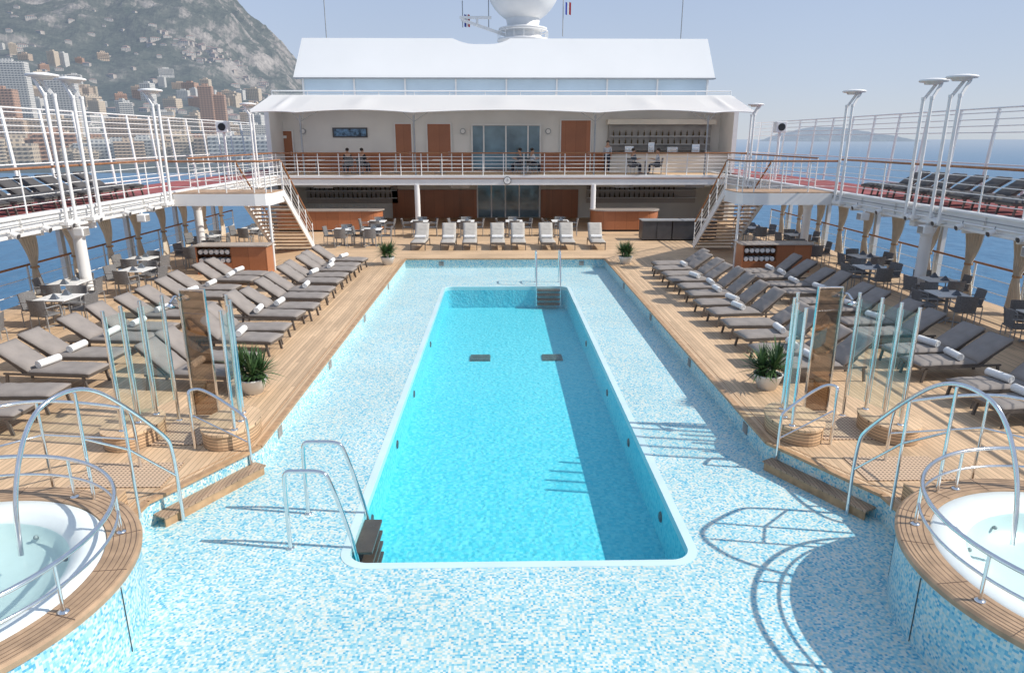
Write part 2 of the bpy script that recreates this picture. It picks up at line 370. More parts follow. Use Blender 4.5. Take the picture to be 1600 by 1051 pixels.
cr=N(nt,'ShaderNodeValToRGB'); e=cr.color_ramp.elements
e[0].position=0; e[0].color=(.60,.65,.72,1); e[1].position=1; e[1].color=(.36,.46,.64,1)
x=e.new(.07); x.color=(.52,.60,.74,1); x=e.new(.22); x.color=(.42,.525,.73,1)
nt.links.new(sp.outputs[2],cr.inputs[0])
cl=N(nt,'ShaderNodeTexNoise'); cl.inputs['Scale'].default_value=2.5; cl.inputs['Detail'].default_value=6; nt.links.new(tc.outputs['Generated'],cl.inputs['Vector'])
cm=N(nt,'ShaderNodeMath',operation='MULTIPLY_ADD'); cm.inputs[1].default_value=1.6; cm.inputs[2].default_value=9.9; nt.links.new(cl.outputs['Fac'],cm.inputs[0])
sc=N(nt,'ShaderNodeVectorMath',operation='SCALE'); nt.links.new(cr.outputs[0],sc.inputs[0]); nt.links.new(cm.outputs[0],sc.inputs['Scale'])
mx=N(nt,'ShaderNodeMix',data_type='RGBA'); mx.inputs[0].default_value=.15; nt.links.new(sc.outputs[0],mx.inputs[6]); nt.links.new(sky.outputs[0],mx.inputs[7])
bg=nt.nodes['Background']; bg.inputs[1].default_value=.1; nt.links.new(mx.outputs[2],bg.inputs[0])
scene.view_settings.view_transform='Standard'; scene.view_settings.look='None'; scene.view_settings.exposure=0

# ---------------- sea, hills ----------------
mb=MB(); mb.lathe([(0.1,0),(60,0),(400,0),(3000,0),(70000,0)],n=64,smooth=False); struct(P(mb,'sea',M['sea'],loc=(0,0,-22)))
ET=[(-1.3,.27),(-.68,.27),(-.5,.26),(-.42,.24),(-.375,.212),(-.345,.182),(-.314,.15),(-.29,.13),(-.265,.105),(-.248,.08),(-.23,.04),(-.2,.01),(-.1,-.01)]
def elev(s):
    if s<=ET[0][0]: return ET[0][1]
    for (a,b),(c,d) in zip(ET,ET[1:]):
        if s<=c: return b+(d-b)*(s-a)/(c-a)
    return ET[-1][1]
def hz(s,Y):
    t=max(0,min(1.25,(Y-1050)/1950)); e=elev(s)*3000
    p=t*(.42+.58*t) if t<1 else 1-(t-1)*.8
    X=s*Y
    n=noise.fractal(Vector((X/420,Y/600,1.3)),1,2.1,8)
    rg=noise.ridged_multi_fractal(Vector((X/520,Y/700,5.1)),.9,2.1,7,1,2)
    cr_=abs(noise.noise(Vector((X/130,Y/170,9.1))))
    q=min(1,max(0,(Y-560)/40))
    return -28+q*11+p*e+ (n*60+ (rg-1.2)*50-cr_*55*min(1,t*1.2))*min(1,t*1.5)*(1 if s<-.25 else max(0,(-.16-s)/.09))
mb=MB(); NS,NY=300,190; vs=[];fs=[]
for j in range(NY):
    Y=550+(3700-550)*j/(NY-1)
    for i in range(NS):
        s=-.95+.83*i/(NS-1); vs.append((s*Y,Y,hz(s,Y)))
for j in range(NY-1):
    for i in range(NS-1): a=j*NS+i; fs.append((a,a+1,a+NS+1,a+NS))
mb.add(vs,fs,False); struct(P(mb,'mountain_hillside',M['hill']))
mb=MB(); vs=[];fs=[]; NS,NY=80,20
for j in range(NY):
    for i in range(NS):
        u=i/(NS-1); v=j/(NY-1); X=3400+u*1700; Y=8000+v*1500
        h=(math.sin(math.pi*min(1,u*1.0))**.6)*185*math.sin(math.pi*v)*(1.2-u*.8)+noise.fractal(Vector((X/300,Y/300,0)),1,2,5)*18
        vs.append((X,Y,-30+h*1.1))
for j in range(NY-1):
    for i in range(NS-1): a=j*NS+i; fs.append((a,a+1,a+NS+1,a+NS))
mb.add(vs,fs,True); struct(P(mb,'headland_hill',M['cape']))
# city
def aptmesh(w,d,h,mat):
    mb=MB(); mb.box(-w/2,w/2,-d/2,d/2,-25,h)
    k=3.2
    z=k
    while z<h:
        mb.cur=1; mb.box(-w/2-.0,w/2,-d/2-1.4,-d/2-.01,z-.35,z+.6); z+=k
    mb.box(-w*.2,w*.2,-d*.2,d*.2,h+.01,h+4); mb.cur=0
    return mb.mesh('apartment_building',[mat,mat])
AM=[]
for mi,mt in enumerate(APT):
    for (w_,d_,h_) in ((30,16,24),(22,18,34),(44,16,20),(26,18,16)): AM.append((aptmesh(w_,d_,h_,mt),mi))
tint=['white','cream','brown','tan']
def apt(s,Y,me,mi,rz,sc=1,lab=None):
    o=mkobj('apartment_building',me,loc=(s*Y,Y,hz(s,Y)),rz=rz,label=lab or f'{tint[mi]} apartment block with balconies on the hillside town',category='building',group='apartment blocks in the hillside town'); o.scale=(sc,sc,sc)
for i in range(170):
    Y=1100+random.random()**1.3*800; s=-.84+random.random()*.52
    mi=random.choice([0,0,1,1,1,3,3,2]); k=random.randrange(4)
    me,m_=AM[mi*4+k]; apt(s,Y,me,m_,random.uniform(-.5,.5)-s*.6,random.uniform(.6,1.1))
for i in range(95):
    Y=620+i%3*140+random.random()*90; s=-.95+.62*(i+random.random())/95
    mi=random.choice([0,1,1,3,2]); k=random.choice([0,2,3])
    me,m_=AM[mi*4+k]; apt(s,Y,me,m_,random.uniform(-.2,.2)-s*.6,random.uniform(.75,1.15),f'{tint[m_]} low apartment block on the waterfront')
def tower(u,vt,wpx,D,mat,mi,lab):
    s=(u-800)/(1067*1.05)+.0187; top=((525.5-vt)/1067*.9608-.2773)/1.07*D+4.65
    z0=hz(s,D); wd=wpx*D*.96/1067; me=aptmesh(wd,16,top-z0,mat); apt(s,D,me,mi,.2,1,lab)
tower(32,98,58,1080,APT[0],0,'tall white residential tower with stacked balconies')
tower(112,122,40,1060,APT[0],0,'white rounded residential tower above the harbour')
tower(15,140,45,900,APT[2],2,'brown residential tower with balconies by the harbour')
tower(329,135,20,1120,APT[2],2,'slim red-brown residential tower')
tower(349,148,16,1130,APT[2],2,'slim red-brown residential tower')
tower(90,185,70,880,APT[1],1,'cream apartment block near the waterfront')
tower(20,188,50,860,APT[3],3,'tan apartment block near the waterfront')
tower(205,185,60,950,APT[3],3,'tan apartment block near the waterfront')
tower(265,185,50,1000,APT[1],1,'cream apartment block near the waterfront')
def villa():
    mb=MB(); mb.box(-8,8,-6,6,-8,7); 
    for i in range(-2,3): mb.cur=2; mb.box(i*3-.6,i*3+.6,-6.06,-6.003,3.8,5.6); mb.box(i*3-.6,i*3+.6,-6.06,-6.003,.6,2.4)
    mb.cur=1; mb.add([(-8.6,-6.6,7),(8.6,-6.6,7),(8.6,6.6,7),(-8.6,6.6,7),(-3,0,9.4),(3,0,9.4)],[(0,1,5,4),(2,3,4,5),(1,2,5),(3,0,4),(3,2,1,0)])
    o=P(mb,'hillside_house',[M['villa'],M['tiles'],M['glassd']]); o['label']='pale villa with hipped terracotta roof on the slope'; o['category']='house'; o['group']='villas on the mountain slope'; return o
pl=[]
for i in range(210):
    Y=1350+random.random()**1.6*950; s=-.76+random.random()*.46
    if random.random()<.35: s=random.gauss(-.40,.05); Y=random.gauss(2150,60)
    pl.append((s*Y,Y,hz(s,Y),random.uniform(-.7,.7)))
for o in many(villa,pl):
    q=random.uniform(.45,1.0); o.scale=(q*random.uniform(.9,1.9),q,q)

# ---------------- ship base ----------------
mb=MB(); mb.prism([(-14.6,-10),(14.6,-10),(14.6,60),(-14.6,60)],-21.5,-1.6); h=P(mb,'ship_hull',M['white2']); h['label']='white cruise ship hull beneath the pool deck'; h['category']='ship hull'
PX,PY0,PY1=2.15,7.36,23.8
outer=[(-5.2,-4),(5.2,-4),(5.2,27.6),(-5.2,27.6)]
inner=rrect(-PX,PX,PY0,PY1,.26,8)
cop=rrect(-PX-.12,PX+.12,PY0-.12,PY1+.12,.38,8)
def holed(o_,i_,z):
    A=[Vector((x,y,0)) for x,y in o_]; B=[Vector((x,y,0)) for x,y in i_]; t=geometry.tessellate_polygon([A,B]); 
    vs=[(p.x,p.y,z) for p in A+B]; out=[]
    for f in t:
        a,b,c=[Vector(vs[i]) for i in f]
        out.append(tuple(f) if (b-a).cross(c-a).z>0 else tuple(f)[::-1])
    return vs,out
mb=MB(); mb.add(*holed(outer,cop,-.38)); struct(P(mb,'mosaic_floor',M['mosaic']))
pool=root('swimming_pool',(0,15.6,-.38),'long rectangular turquoise pool with pale coping set in mosaic','swimming pool')
off=Vector((0,-15.6,.38))
mb=MB(); n=len(cop); vs=[(x,y,-.38-.02) for x,y in cop]+[(x*.999,y,-.375) for x,y in cop]+[(x,y,-.373) for x,y in inner]+[(x,y,-.50) for x,y in inner]
fs=[(r*n+i,r*n+(i+1)%n,(r+1)*n+(i+1)%n,(r+1)*n+i) for r in range(3) for i in range(n)]
mb.add(vs,fs); P(mb,'coping',M['coping'],pool,loc=off)
ZB=-1.15
mb=MB(); n=len(inner); mb.add([(x,y,-.50) for x,y in inner]+[(x,y,ZB) for x,y in inner],[(i,n+i,n+(i+1)%n,(i+1)%n) for i in range(n)])
P(mb,'basin_wall',M['poolfloor'],pool,loc=off)
mb=MB(); mb.prism(inner,ZB-.05,ZB,side=False,bot=False); P(mb,'basin_floor',M['poolfloor'],pool,loc=off)
mb=MB(); mb.prism(inner,-.5,-.388,side=False,bot=False); P(mb,'water',M['water'],pool,loc=off)
for x in (-.78,1.2):
    mb=MB()
    mb.box(-.28,.28,-.24,.24,0,.02)
    for i in range(6): mb.box(-.26,.26,-.22+i*.08,-.18+i*.08,.021,.05)
    P(mb,'floor_drain',M['drain'],pool,loc=(x,17.9-15.6,ZB+.38+.004))
for y in (9.0,11.6,14.2,18):
    for sx in (-1,1):
        mb=MB(); mb.lathe([(.001,.02),(.07,.02),(.085,0)],n=16); P(mb,'pool_light',M['dgrey'],pool,loc=(sx*(PX-.004),y-15.6,-.38),rot=(0,-sx*R(90),0))
def deckpoly(sx): return [(sx*4.05,27.5),(sx*4.05,9.95),(sx*4.98,8.25),(sx*4.98,-4),(sx*14.3,-4),(sx*14.3,27.5)]
for sx in (-1,1):
    pts=deckpoly(sx); 
    if sx>0: pts=pts[::-1]
    mb=MB(); mb.prism(pts,-.9,0,side=False,bot=False); struct(P(mb,'wooden_deck',M['teak']))
    mb=MB(); mb.prism(pts,-.9,-.03,top=False,bot=False); struct(P(mb,'deck_step_wall',M['mosaic']))
    mb=MB(); e=[(sx*4.05,27.5),(sx*4.05,9.95),(sx*4.98,8.25),(sx*4.98,7.4)]
    for a,b in zip(e,e[1:]): mb.obox((*a,-.012),(*b,-.012),.1,.045)
    for a,b in zip(e,e[1:]):
        mb.obox((a[0]+sx*.16,a[1],-.012),(b[0]+sx*.16,b[1],-.012),.02,.034)
    struct(P(mb,'deck_edge_trim',M['teaktrim']))
mb=MB(); mb.prism([(-14.3,27.5),(14.3,27.5),(14.3,50),(-14.3,50)],-.9,0,side=False,bot=False); struct(P(mb,'wooden_deck',M['teakX']))
mb=MB(); mb.add([(-4.05,27.5,-.4),(4.05,27.5,-.4),(4.05,27.5,-.03),(-4.05,27.5,-.03)],[(0,1,2,3)]); struct(P(mb,'deck_step_wall',M['mosaic']))
mb=MB(); mb.obox((-4.05,27.5,-.012),(4.05,27.5,-.012),.1,.045); struct(P(mb,'deck_edge_trim',M['teaktrim']))
def vent():
    mb=MB(); mb.box(0,.012,-.1,.1,-.09,.09)
    for i in range(5): mb.box(.012,.02,-.09,.09,-.075+i*.035,-.06+i*.035)
    o=P(mb,'wall_vent',M['mgrey']); o['label']='square metal grille in the mosaic step wall'; o['category']='vent'; o['group']='vents in the mosaic wall'; return o
pl=[]
for y in (10.95,14.6,18.7,23): pl+=[(-4.048,y,-.2,0),(4.048,y,-.2,math.pi)]
pl+=[(-2.6,27.498,-.2,-math.pi/2),(3.1,27.498,-.2,-math.pi/2)]
many(vent,pl)
# ---------------- hot tubs ----------------
for sx in (-1,1):
    cx,cy=sx*5.9,5.8
    T=root('hot_tub',(cx,cy,0),'round hot tub with teak rim and blue mosaic wall','hot tub')
    mb=MB(); mb.lathe([(1.90,-.40),(1.90,.46)],n=96); P(mb,'mosaic_wall',M['mosaicc'],T)
    mb=MB(); mb.lathe([(1.93,.44),(1.94,.50),(1.91,.52),(1.60,.52),(1.59,.44)],n=96,smooth=False); P(mb,'wooden_rim',M['rimwood'],T)
    mb=MB(); 
    for r_ in (1.66,1.72,1.78,1.83,1.88): mb.lathe([(r_,.5225),(r_+.006,.5225)],n=96,smooth=False)
    for k in range(16):
        a=k*math.pi/8+.1; mb.obox((1.61*math.cos(a),1.61*math.sin(a),.521),(1.925*math.cos(a),1.925*math.sin(a),.521),.006,.004)
    P(mb,'rim_seam',M['seam'],T)
    for d in (2,38):
        a=R(d) if sx<0 else R(180-d)
        mb=MB(); mb.obox((1.905*math.cos(a),1.905*math.sin(a),-.36),(1.905*math.cos(a),1.905*math.sin(a),.40),.008,.006); P(mb,'hatch_seam',M['dgrey'],T)
    mb=MB(); mb.lathe([(1.595,.50),(1.57,.522),(1.40,.518),(1.34,.50),(1.27,.44),(1.23,.40),(1.20,.22),(.90,.19),(.84,.14),(.01,.13)],n=96); P(mb,'tub_shell',M['shell'],T)
    mb=MB(); mb.lathe([(1.25,.415),(.001,.415)],n=64,smooth=False); P(mb,'water',M['tubwater'],T)
    for k in range(10):
        a=k*.63; mb=MB(); mb.sphere((1.19*math.cos(a),1.19*math.sin(a),.3),.025,.025,.025,8,6); P(mb,'jet',M['grey'],T)
    H=root('tub_handrail',(cx,cy,.52),'curved polished steel guard rail round the hot tub','handrail')
    a0,a1=(-100,118)
    def ang(d): return R(d) if sx<0 else R(180-d)
    for z,r_ in ((.50,.024),(.26,.016)):
        mb=MB(); mb.tube([(1.74*math.cos(ang(a0+(a1-a0)*k/48)),1.74*math.sin(ang(a0+(a1-a0)*k/48)),z) for k in range(49)],r_,10); P(mb,'rail',M['chrome'],H)
    for d in (-100,-58,-15,30,72,118):
        mb=MB(); mb.tube([(0,0,0),(0,0,.50)],.018,10); mb.lathe([(.05,.0),(.05,.012),(.02,.02)],n=12); P(mb,'post',M['chrome'],H,loc=(1.74*math.cos(ang(d)),1.74*math.sin(ang(d)),.002))
    Hh=root('stair_handrail',(sx*4.6,8.4,-.38),'tall polished steel handrail arching from the pool floor into the tub','handrail')
    o=Vector((-sx*4.6,-8.4,.38))
    pts=[(4.6,8.4,-.38),(4.6,8.4,.72),(4.64,8.30,.95),(4.84,7.88,1.52),(5.00,7.55,1.88),(5.14,7.22,1.95),(5.28,6.85,1.80),(5.37,6.55,1.1),(5.32,6.4,.42)]
    mb=MB(); mb.tube(smoothp([(sx*p[0],p[1],p[2]) for p in pts],3),.026,10); P(mb,'rail',M['chrome'],Hh,loc=o)
    mb=MB(); mb.tube([(sx*4.6,8.4,.30),(sx*4.86,7.85,.95),(sx*5.1,7.4,1.30)],.016,8); P(mb,'lower_rail',M['chrome'],Hh,loc=o)
    mb=MB(); mb.tube([(sx*4.86,7.85,0),(sx*4.86,7.85,1.53)],.02,8); P(mb,'post',M['chrome'],Hh,loc=o)
    mb=MB(); mb.tube([(sx*5.1,7.4,.3),(sx*5.1,7.4,1.87)],.02,8); P(mb,'post',M['chrome'],Hh,loc=o)
    H2=root('stair_handrail',(sx*5.55,9.25,0),'straight polished steel handrail beside the tub steps','handrail'); o=Vector((-sx*5.55,-9.25,0))
    mb=MB(); mb.tube(smoothp([(sx*5.55,9.25,0),(sx*5.55,9.25,.85),(sx*5.62,9.15,1.0),(sx*6.2,8.3,1.45),(sx*6.5,7.8,1.5),(sx*7.4,7.6,1.5),(sx*7.45,7.6,1.4),(sx*7.45,7.6,0)],3),.024,10); P(mb,'rail',M['chrome'],H2,loc=o)
    mb=MB(); mb.tube([(sx*5.55,9.25,.45),(sx*6.2,8.3,.95),(sx*6.5,7.8,1.0),(sx*7.45,7.6,1.0)],.015,8); P(mb,'lower_rail',M['chrome'],H2,loc=o)
    mb=MB(); mb.tube([(sx*6.2,8.3,0),(sx*6.2,8.3,1.43)],.02,8); P(mb,'post',M['chrome'],H2,loc=o)
    A=root('stair_handrail',(sx*4.12,9.75,-.38),'short polished steel handrail beside the wooden step','handrail')
    o=Vector((-sx*4.12,-9.75,.38))
    mb=MB(); mb.tube(smoothp([(sx*4.12,9.75,-.38),(sx*4.12,9.75,.50),(sx*4.15,9.76,.60),(sx*4.80,9.95,.97),(sx*5.0,9.9,.97),(sx*5.0,9.85,.9),(sx*5.0,9.85,0)],3),.024,10); P(mb,'rail',M['chrome'],A,loc=o)
    mb=MB(); mb.tube([(sx*4.12,9.75,.15),(sx*4.98,9.88,.55)],.014,8); P(mb,'lower_rail',M['chrome'],A,loc=o)
    d=Vector((-.93,-1.70)).normalized(); c=Vector((-4.515,9.1)); nn=Vector((.88,-.48)).normalized()
    S=root('wooden_step',(c.x if sx<0 else -c.x,c.y,-.38),'slim slatted brown wooden step down to the mosaic floor','step')
    def tp(u,v):
        p=d*u+nn*v; return (p.x if sx<0 else -p.x, p.y)
    for k in range(3):
        v=.04+k*.08; mb=MB(); mb.obox((*tp(-.86,v),.145),(*tp(.9,v),.145),.072,.024); P(mb,'tread_slat',M['stepwood'],S)
    mb=MB(); mb.obox((*tp(-.84,.20),.064),(*tp(.88,.20),.064),.02,.128); P(mb,'riser',M['teaktrim'],S)
    mb=MB(); S2=root('wooden_step',(sx*5.9,7.98,0),'teak step up to the hot tub rim','step')
    mb.box(-.75,.75,-.28,.16,0,.24); P(mb,'tread',M['teakslat'],S2,bevel=.015)
    for gx,gy,gw,gd in ((5.62,9.0,1.3,.75),(5.4,10.5,.85,1.0)):
        mb=MB(); mb.box(-gw/2,gw/2,-gd/2,gd/2,0,.012); g=P(mb,'teak_grate',M['grate'],loc=(sx*gx,gy,.003)); g['label']='perforated teak floor grate set on the deck'; g['category']='floor grate'
    for bx,by,rx,ry in ((4.60,10.35,.44,.62),(6.15,10.30,.44,.58)):
        Bn=root('round_bench',(sx*bx,by,0),'low rounded slatted teak plinth beside the shower','bench')
        poly=[(rx*math.cos(2*math.pi*k/40),ry*math.sin(2*math.pi*k/40)) for k in range(40)]
        mb=MB(); mb.prism([(x*.96,y*.97) for x,y in poly],0,.24,top=False); P(mb,'slatted_side',M['teakslat'],Bn)
        mb=MB(); mb.prism(poly,.24,.28); P(mb,'seat',M['teak'],Bn)
    SH=root('shower_screen',(sx*5.6,10.6,0),'open shower with curved glass panels on steel posts','shower')
    for arc in (((6.14,9.95),(6.05,10.28),(5.93,10.62),(5.76,11.0)),((4.40,9.95),(4.42,10.3),(4.52,10.65),(4.72,11.0))):
        for i,(x,y) in enumerate(arc):
            mb=MB(); mb.tube([(0,0,0),(0,0,2.2-(.28 if i<3 else 0))],.028,12); mb.lathe([(.055,0),(.055,.015),(.03,.02)],n=12); P(mb,'post',M['chrome'],SH,loc=(sx*(x-5.6),y-10.6,.281 if i<3 else .003))
            if i<3:
                x2,y2=arc[i+1]; a=Vector((sx*(x-5.6),y-10.6,0)); b=Vector((sx*(x2-5.6),y2-10.6,0)); e=(b-a).normalized()*.05
                mb=MB(); mb.obox(a+e+Vector((0,0,1.25)),b-e+Vector((0,0,1.25)),.006,1.7); P(mb,'glass_panel',M['glassg'],SH)
                for q in (a+e,b-e): mb=MB(); mb.obox(q+Vector((0,0,.4)),q+Vector((0,0,2.1)),.008,.008); P(mb,'glass_edge',M['glassedge'],SH)
    mb=MB(); mb.box(-.19,.19,-.02,.02,.05,2.25); P(mb,'bronze_panel',M['glassb'],SH,loc=(-sx*.27,.55,0))
    mb=MB(); mb.box(-.21,-.191,-.03,.03,0,2.27); mb.box(.191,.21,-.03,.03,0,2.27); mb.box(-.19,.19,-.03,.03,2.251,2.27); P(mb,'panel_frame',M['chrome'],SH,loc=(-sx*.27,.55,0))
    mb=MB(); mb.tube(smoothp([(0,0,0),(0,0,1.95),(0,-.1,2.2),(0,-.35,2.1)],2),.022,8); mb.lathe([(.02,.05),(.09,0),(.001,-.005)],n=14,c=(0,-.35,2.04)); P(mb,'shower_head',M['chrome'],SH,loc=(-sx*.02,.62,0))

def ladder(label,loc,rz,wid,hgt,z0=-.10):
    L=root('pool_ladder',loc,label,'pool ladder',rz=rz)
    for y in (-wid/2,wid/2):
        mb=MB(); mb.tube(smoothp([(-.65,y,0),(-.65,y,hgt-.12),(-.62,y,hgt),(-.5,y,hgt),(-.18,y,hgt),(-.08,y,hgt-.1),(.22,y,-.2),(.22,y,-.7)],3),.026,10)
        mb.lathe([(.05,0),(.05,.012),(.027,.02)],n=12,c=(-.65,y,.002)); P(mb,'handrail',M['chrome'],L)
    for i in range(4):
        mb=MB(); mb.box(.14,.38,-wid/2+.03,wid/2-.03,z0-i*.17-.02,z0-i*.17+.02); P(mb,'tread',M['darkwood'],L,bevel=.008)
    return L
ladder('steel pool ladder with dark wooden treads at the pool corner',(-2.28,8.12,-.38),0,.85,1.09)
ladder('steel pool ladder at the narrow end of the pool',(1.5,23.93,-.38),-R(90),.85,1.2)

# ---------------- furniture ----------------
def lounger(cush,group,label,back=36):
    def b():
        o=root('sun_lounger',(0,0,0),label,'sun lounger',group)
        mb=MB()
        for y in (-.31,.31): mb.obox((-.30,y,.30),(1.0,y,.30),.035,.05)
        mb.obox((.985,-.31,.30),(.985,.31,.30),.035,.05); mb.obox((-.28,-.31,.30),(-.28,.31,.30),.035,.05)
        c_,s_=math.cos(R(back)),math.sin(R(back))
        for y in (-.29,.29): mb.obox((-.28,y,.32),(-.28-.78*c_,y,.32+.78*s_),.03,.035)
        mb.obox((-.28-.77*c_,-.3,.32+.77*s_),(-.28-.77*c_,.3,.32+.77*s_),.03,.035)
        mb.obox((-.55,-.28,.33+.25*s_),(-.35,-.28,.30),.02,.02); mb.obox((-.55,.28,.33+.25*s_),(-.35,.28,.30),.02,.02)
        mb.obox((-.75,-.31,.30),(-.28,-.31,.30),.03,.04); mb.obox((-.75,.31,.30),(-.28,.31,.30),.03,.04)
        P(mb,'frame',M['frame'],o)
        me=MB().obox((0,0,0),(-.05,0,-.30),.035,.05).mesh('leg',M['frame']); me2=MB().obox((0,0,0),(.06,0,-.30),.035,.05).mesh('leg',M['frame'])
        for x,m_ in ((-.68,me),(.88,me2)):
            for y in (-.31,.31): mkobj('leg',m_,o,loc=(x,y,.30))
        def pad(fn,L,name):
            mb=MB(); NX,NYy=16,8; top=[];bot=[]
            for i in range(NX+1):
                for j in range(NYy+1):
                    u=i/NX; v=-1+2*j/NYy
                    e=min(1,min(u,1-u)*9)**.5*min(1,(1-abs(v))*5)**.5
                    seam=min(1,abs(u*L-round(u*L/.42)*.42)/.035) if .08<u<.92 else 1
                    t=.030+.045*e*(.62+.38*seam)+.004*math.sin(u*23+v*5)
                    top.append(fn(u*L,v*.315,t)); bot.append(fn(u*L,v*.315,0))
            m=len(top); fs=[]
            for i in range(NX):
                for j in range(NYy):
                    a=i*(NYy+1)+j; fs.append((a,a+NYy+1,a+NYy+2,a+1)); fs.append((m+a,m+a+1,m+a+NYy+2,m+a+NYy+1))
            for i in range(NX):
                for j in (0,NYy):
                    a=i*(NYy+1)+j; q=a+NYy+1; fs.append((a,q,m+q,m+a) if j else (a,m+a,m+q,q))
            for j in range(NYy):
                for i in (0,NX):
                    a=i*(NYy+1)+j; q=a+1; fs.append((a,q,m+q,m+a) if i==0 else (a,m+a,m+q,q))
            mb.add(top+bot,fs,True); P(mb,name,cush,o)
        pad(lambda s,y,t:Vector((-.26+s,y,.33+t)),1.28,'seat_cushion')
        n_=Vector((s_,0,c_)); d_=Vector((-c_,0,s_)); p0=Vector((-.24,0,.335))
        pad(lambda s,y,t:p0+d_*s+Vector((0,y,0))+n_*t,.84,'backrest')
        return o
    return b
inY=[12.75,13.65,14.95,15.85,17.15,18.05,19.3,20.2,21.4,22.3,23.4,24.3,25.4]
outY=[10.7,11.6,12.9,13.8,15.1,16.0,17.3,18.2,19.5,20.4,21.8,22.7]
pl=[];pl2=[];tw=[]
for sx in (-1,1):
    for row,ys,xf in ((0,inY,5.25),(1,outY,8.1)):
        for i,y in enumerate(ys):
            yy=y+random.uniform(-.07,.07)+(.15 if sx>0 else 0)
            if sx>0 and row==0 and i>11: continue
            xc=sx*(xf+1.0+random.uniform(-.09,.09)); rz=(0 if sx<0 else math.pi)+R(random.uniform(-4,4))+sx*R(4)
            (pl2 if random.random()<.3 else pl).append((xc,yy,0,rz))
            if random.random()<.72: tw.append((xc+random.uniform(-.10,.30)*(-sx),yy+random.uniform(-.05,.05),.405+.075,rz+R(random.uniform(-12,12)),'rolled white towel lying on a taupe lounger'))
many(lounger(M['cushion'],'loungers beside the pool','taupe cushioned lounger with raised back on teak deck',34),pl)
many(lounger(M['cushion'],'loungers beside the pool','taupe cushioned lounger with steeper raised back on teak deck',41),pl2)
def towel():
    mb=MB(); mb.tube([(0,-.24,0),(0,.24,0)],.075,14)
    for y in (-.241,.241):
        sp=[(math.cos(t)*.07*(1-t/16),y,math.sin(t)*.07*(1-t/16)) for t in [k*.5 for k in range(30)]]; mb.tube(sp,.006,5)
    o=P(mb,'rolled_towel',M['towel']); o['label']='rolled white towel'; o['category']='towel'; o['group']='rolled towels on loungers'; return o
many(towel,tw)
fx=[-3.75,-2.5,-1.55,-.32,.6,1.88,2.78,4.1]
many(lounger(M['cushion2'],'pale loungers at the end of the pool','pale grey lounger facing the pool on teak deck',50),[(x,30.6,0,-R(90)+R(random.uniform(-2,2))) for x in fx])
many(towel,[(x,30.5,.48,R(90),'rolled white towel on a pale lounger') for x in fx])
pl=[]
for sx in (-1,1):
    for i in range(13):
        y=12.2+i*.95; pl.append((sx*13.3,y,2.802,(0 if sx<0 else math.pi)+R(random.uniform(-4,4))))
many(lounger(M['darkcush'],'dark loungers on the upper deck','charcoal lounger with raised back on the upper deck',33),pl)
def chair():
    o=root('dining_chair',(0,0,0),'grey woven dining armchair with slim legs','chair','dining chairs')
    mb=MB(); mb.box(-.24,.24,-.23,.24,.42,.47); P(mb,'seat',M['wicker'],o,bevel=.015)
    mb=MB(); vs=[];n=8
    for k in range(n+1):
        a=-1+2*k/n; x=.25*a; y=-.25+.07*a*a
        for z,dy in ((.44,0),(.86,-.07)):
            for t in (0,.03): vs.append((x,y+dy+t,z))
    fs=[]
    for k in range(n):
        a=k*4; b=a+4; fs+=[(a,b,b+2,a+2),(a+1,a+3,b+3,b+1),(a+2,b+2,b+3,a+3),(a,a+1,b+1,b)]
    fs+=[(0,2,3,1),(n*4,n*4+1,n*4+3,n*4+2)]
    mb.add(vs,fs); P(mb,'backrest',M['wicker'],o)
    for x in (-.26,.26):
        mb=MB(); mb.tube(smoothp([(x,-.24,.66),(x,.15,.66),(x,.22,.62),(x,.22,.42)],2),.014,6); P(mb,'armrest',M['grey'],o)
    me=MB().tube([(0,0,.42),(0,0,0)],.014,6).mesh('leg',M['grey'])
    for x in (-.24,.24):
        for y in (-.22,.22): mkobj('leg',me,o,loc=(x,y,0))
    return o
def table():
    o=root('dining_table',(0,0,0),'square dining table with pale top on a pedestal','table','dining tables')
    mb=MB(); mb.box(-.42,.42,-.42,.42,.72,.75); P(mb,'tabletop',M['cloth'],o,bevel=.008)
    mb=MB(); mb.tube([(0,0,.02),(0,0,.72)],.035,10); P(mb,'pedestal',M['grey'],o)
    mb=MB(); mb.obox((-.3,-.3,.02),(.3,.3,.02),.06,.03); mb.obox((-.3,.3,.021),(.3,-.3,.021),.06,.03); P(mb,'foot',M['grey'],o)
    return o
tp_=[]
for sx in (-1,1):
    for i,y in enumerate((12.9,15.2,17.4,19.3,21.3,23.4,26.0,29.0,31.5)):
        tp_.append((sx*(11.6+(i%2)*.9),y,0,R(random.uniform(-6,6))))
for x in (-6.3,-4.2,-1.9,.5,2.8): tp_.append((x,34.3,0,0))
for x in (-7.3,-6.0): tp_.append((x,31.2,0,0))
ch=[]
for (x,y,z,r) in tp_:
    offs=((0,-.62,0),(0,.62,math.pi),(-.62,0,-R(90)),(.62,0,R(90))) 
    for ox,oy,cr in offs:
        if abs(x)>8 and abs(x+ox)>13.5: continue
        ch.append((x+ox,y+oy,0,cr+R(random.uniform(-14,14))))
many(table,tp_); many(chair,ch)
def glassw():
    mb=MB(); mb.lathe([(.001,0),(.032,.002),(.006,.01),(.005,.09),(.03,.12),(.036,.17),(.03,.20)],n=10)
    o=P(mb,'wine_glass',M['glass']); o['label']='stemmed wine glass on a laid table'; o['category']='glass'; o['group']='glasses on dining tables'; return o
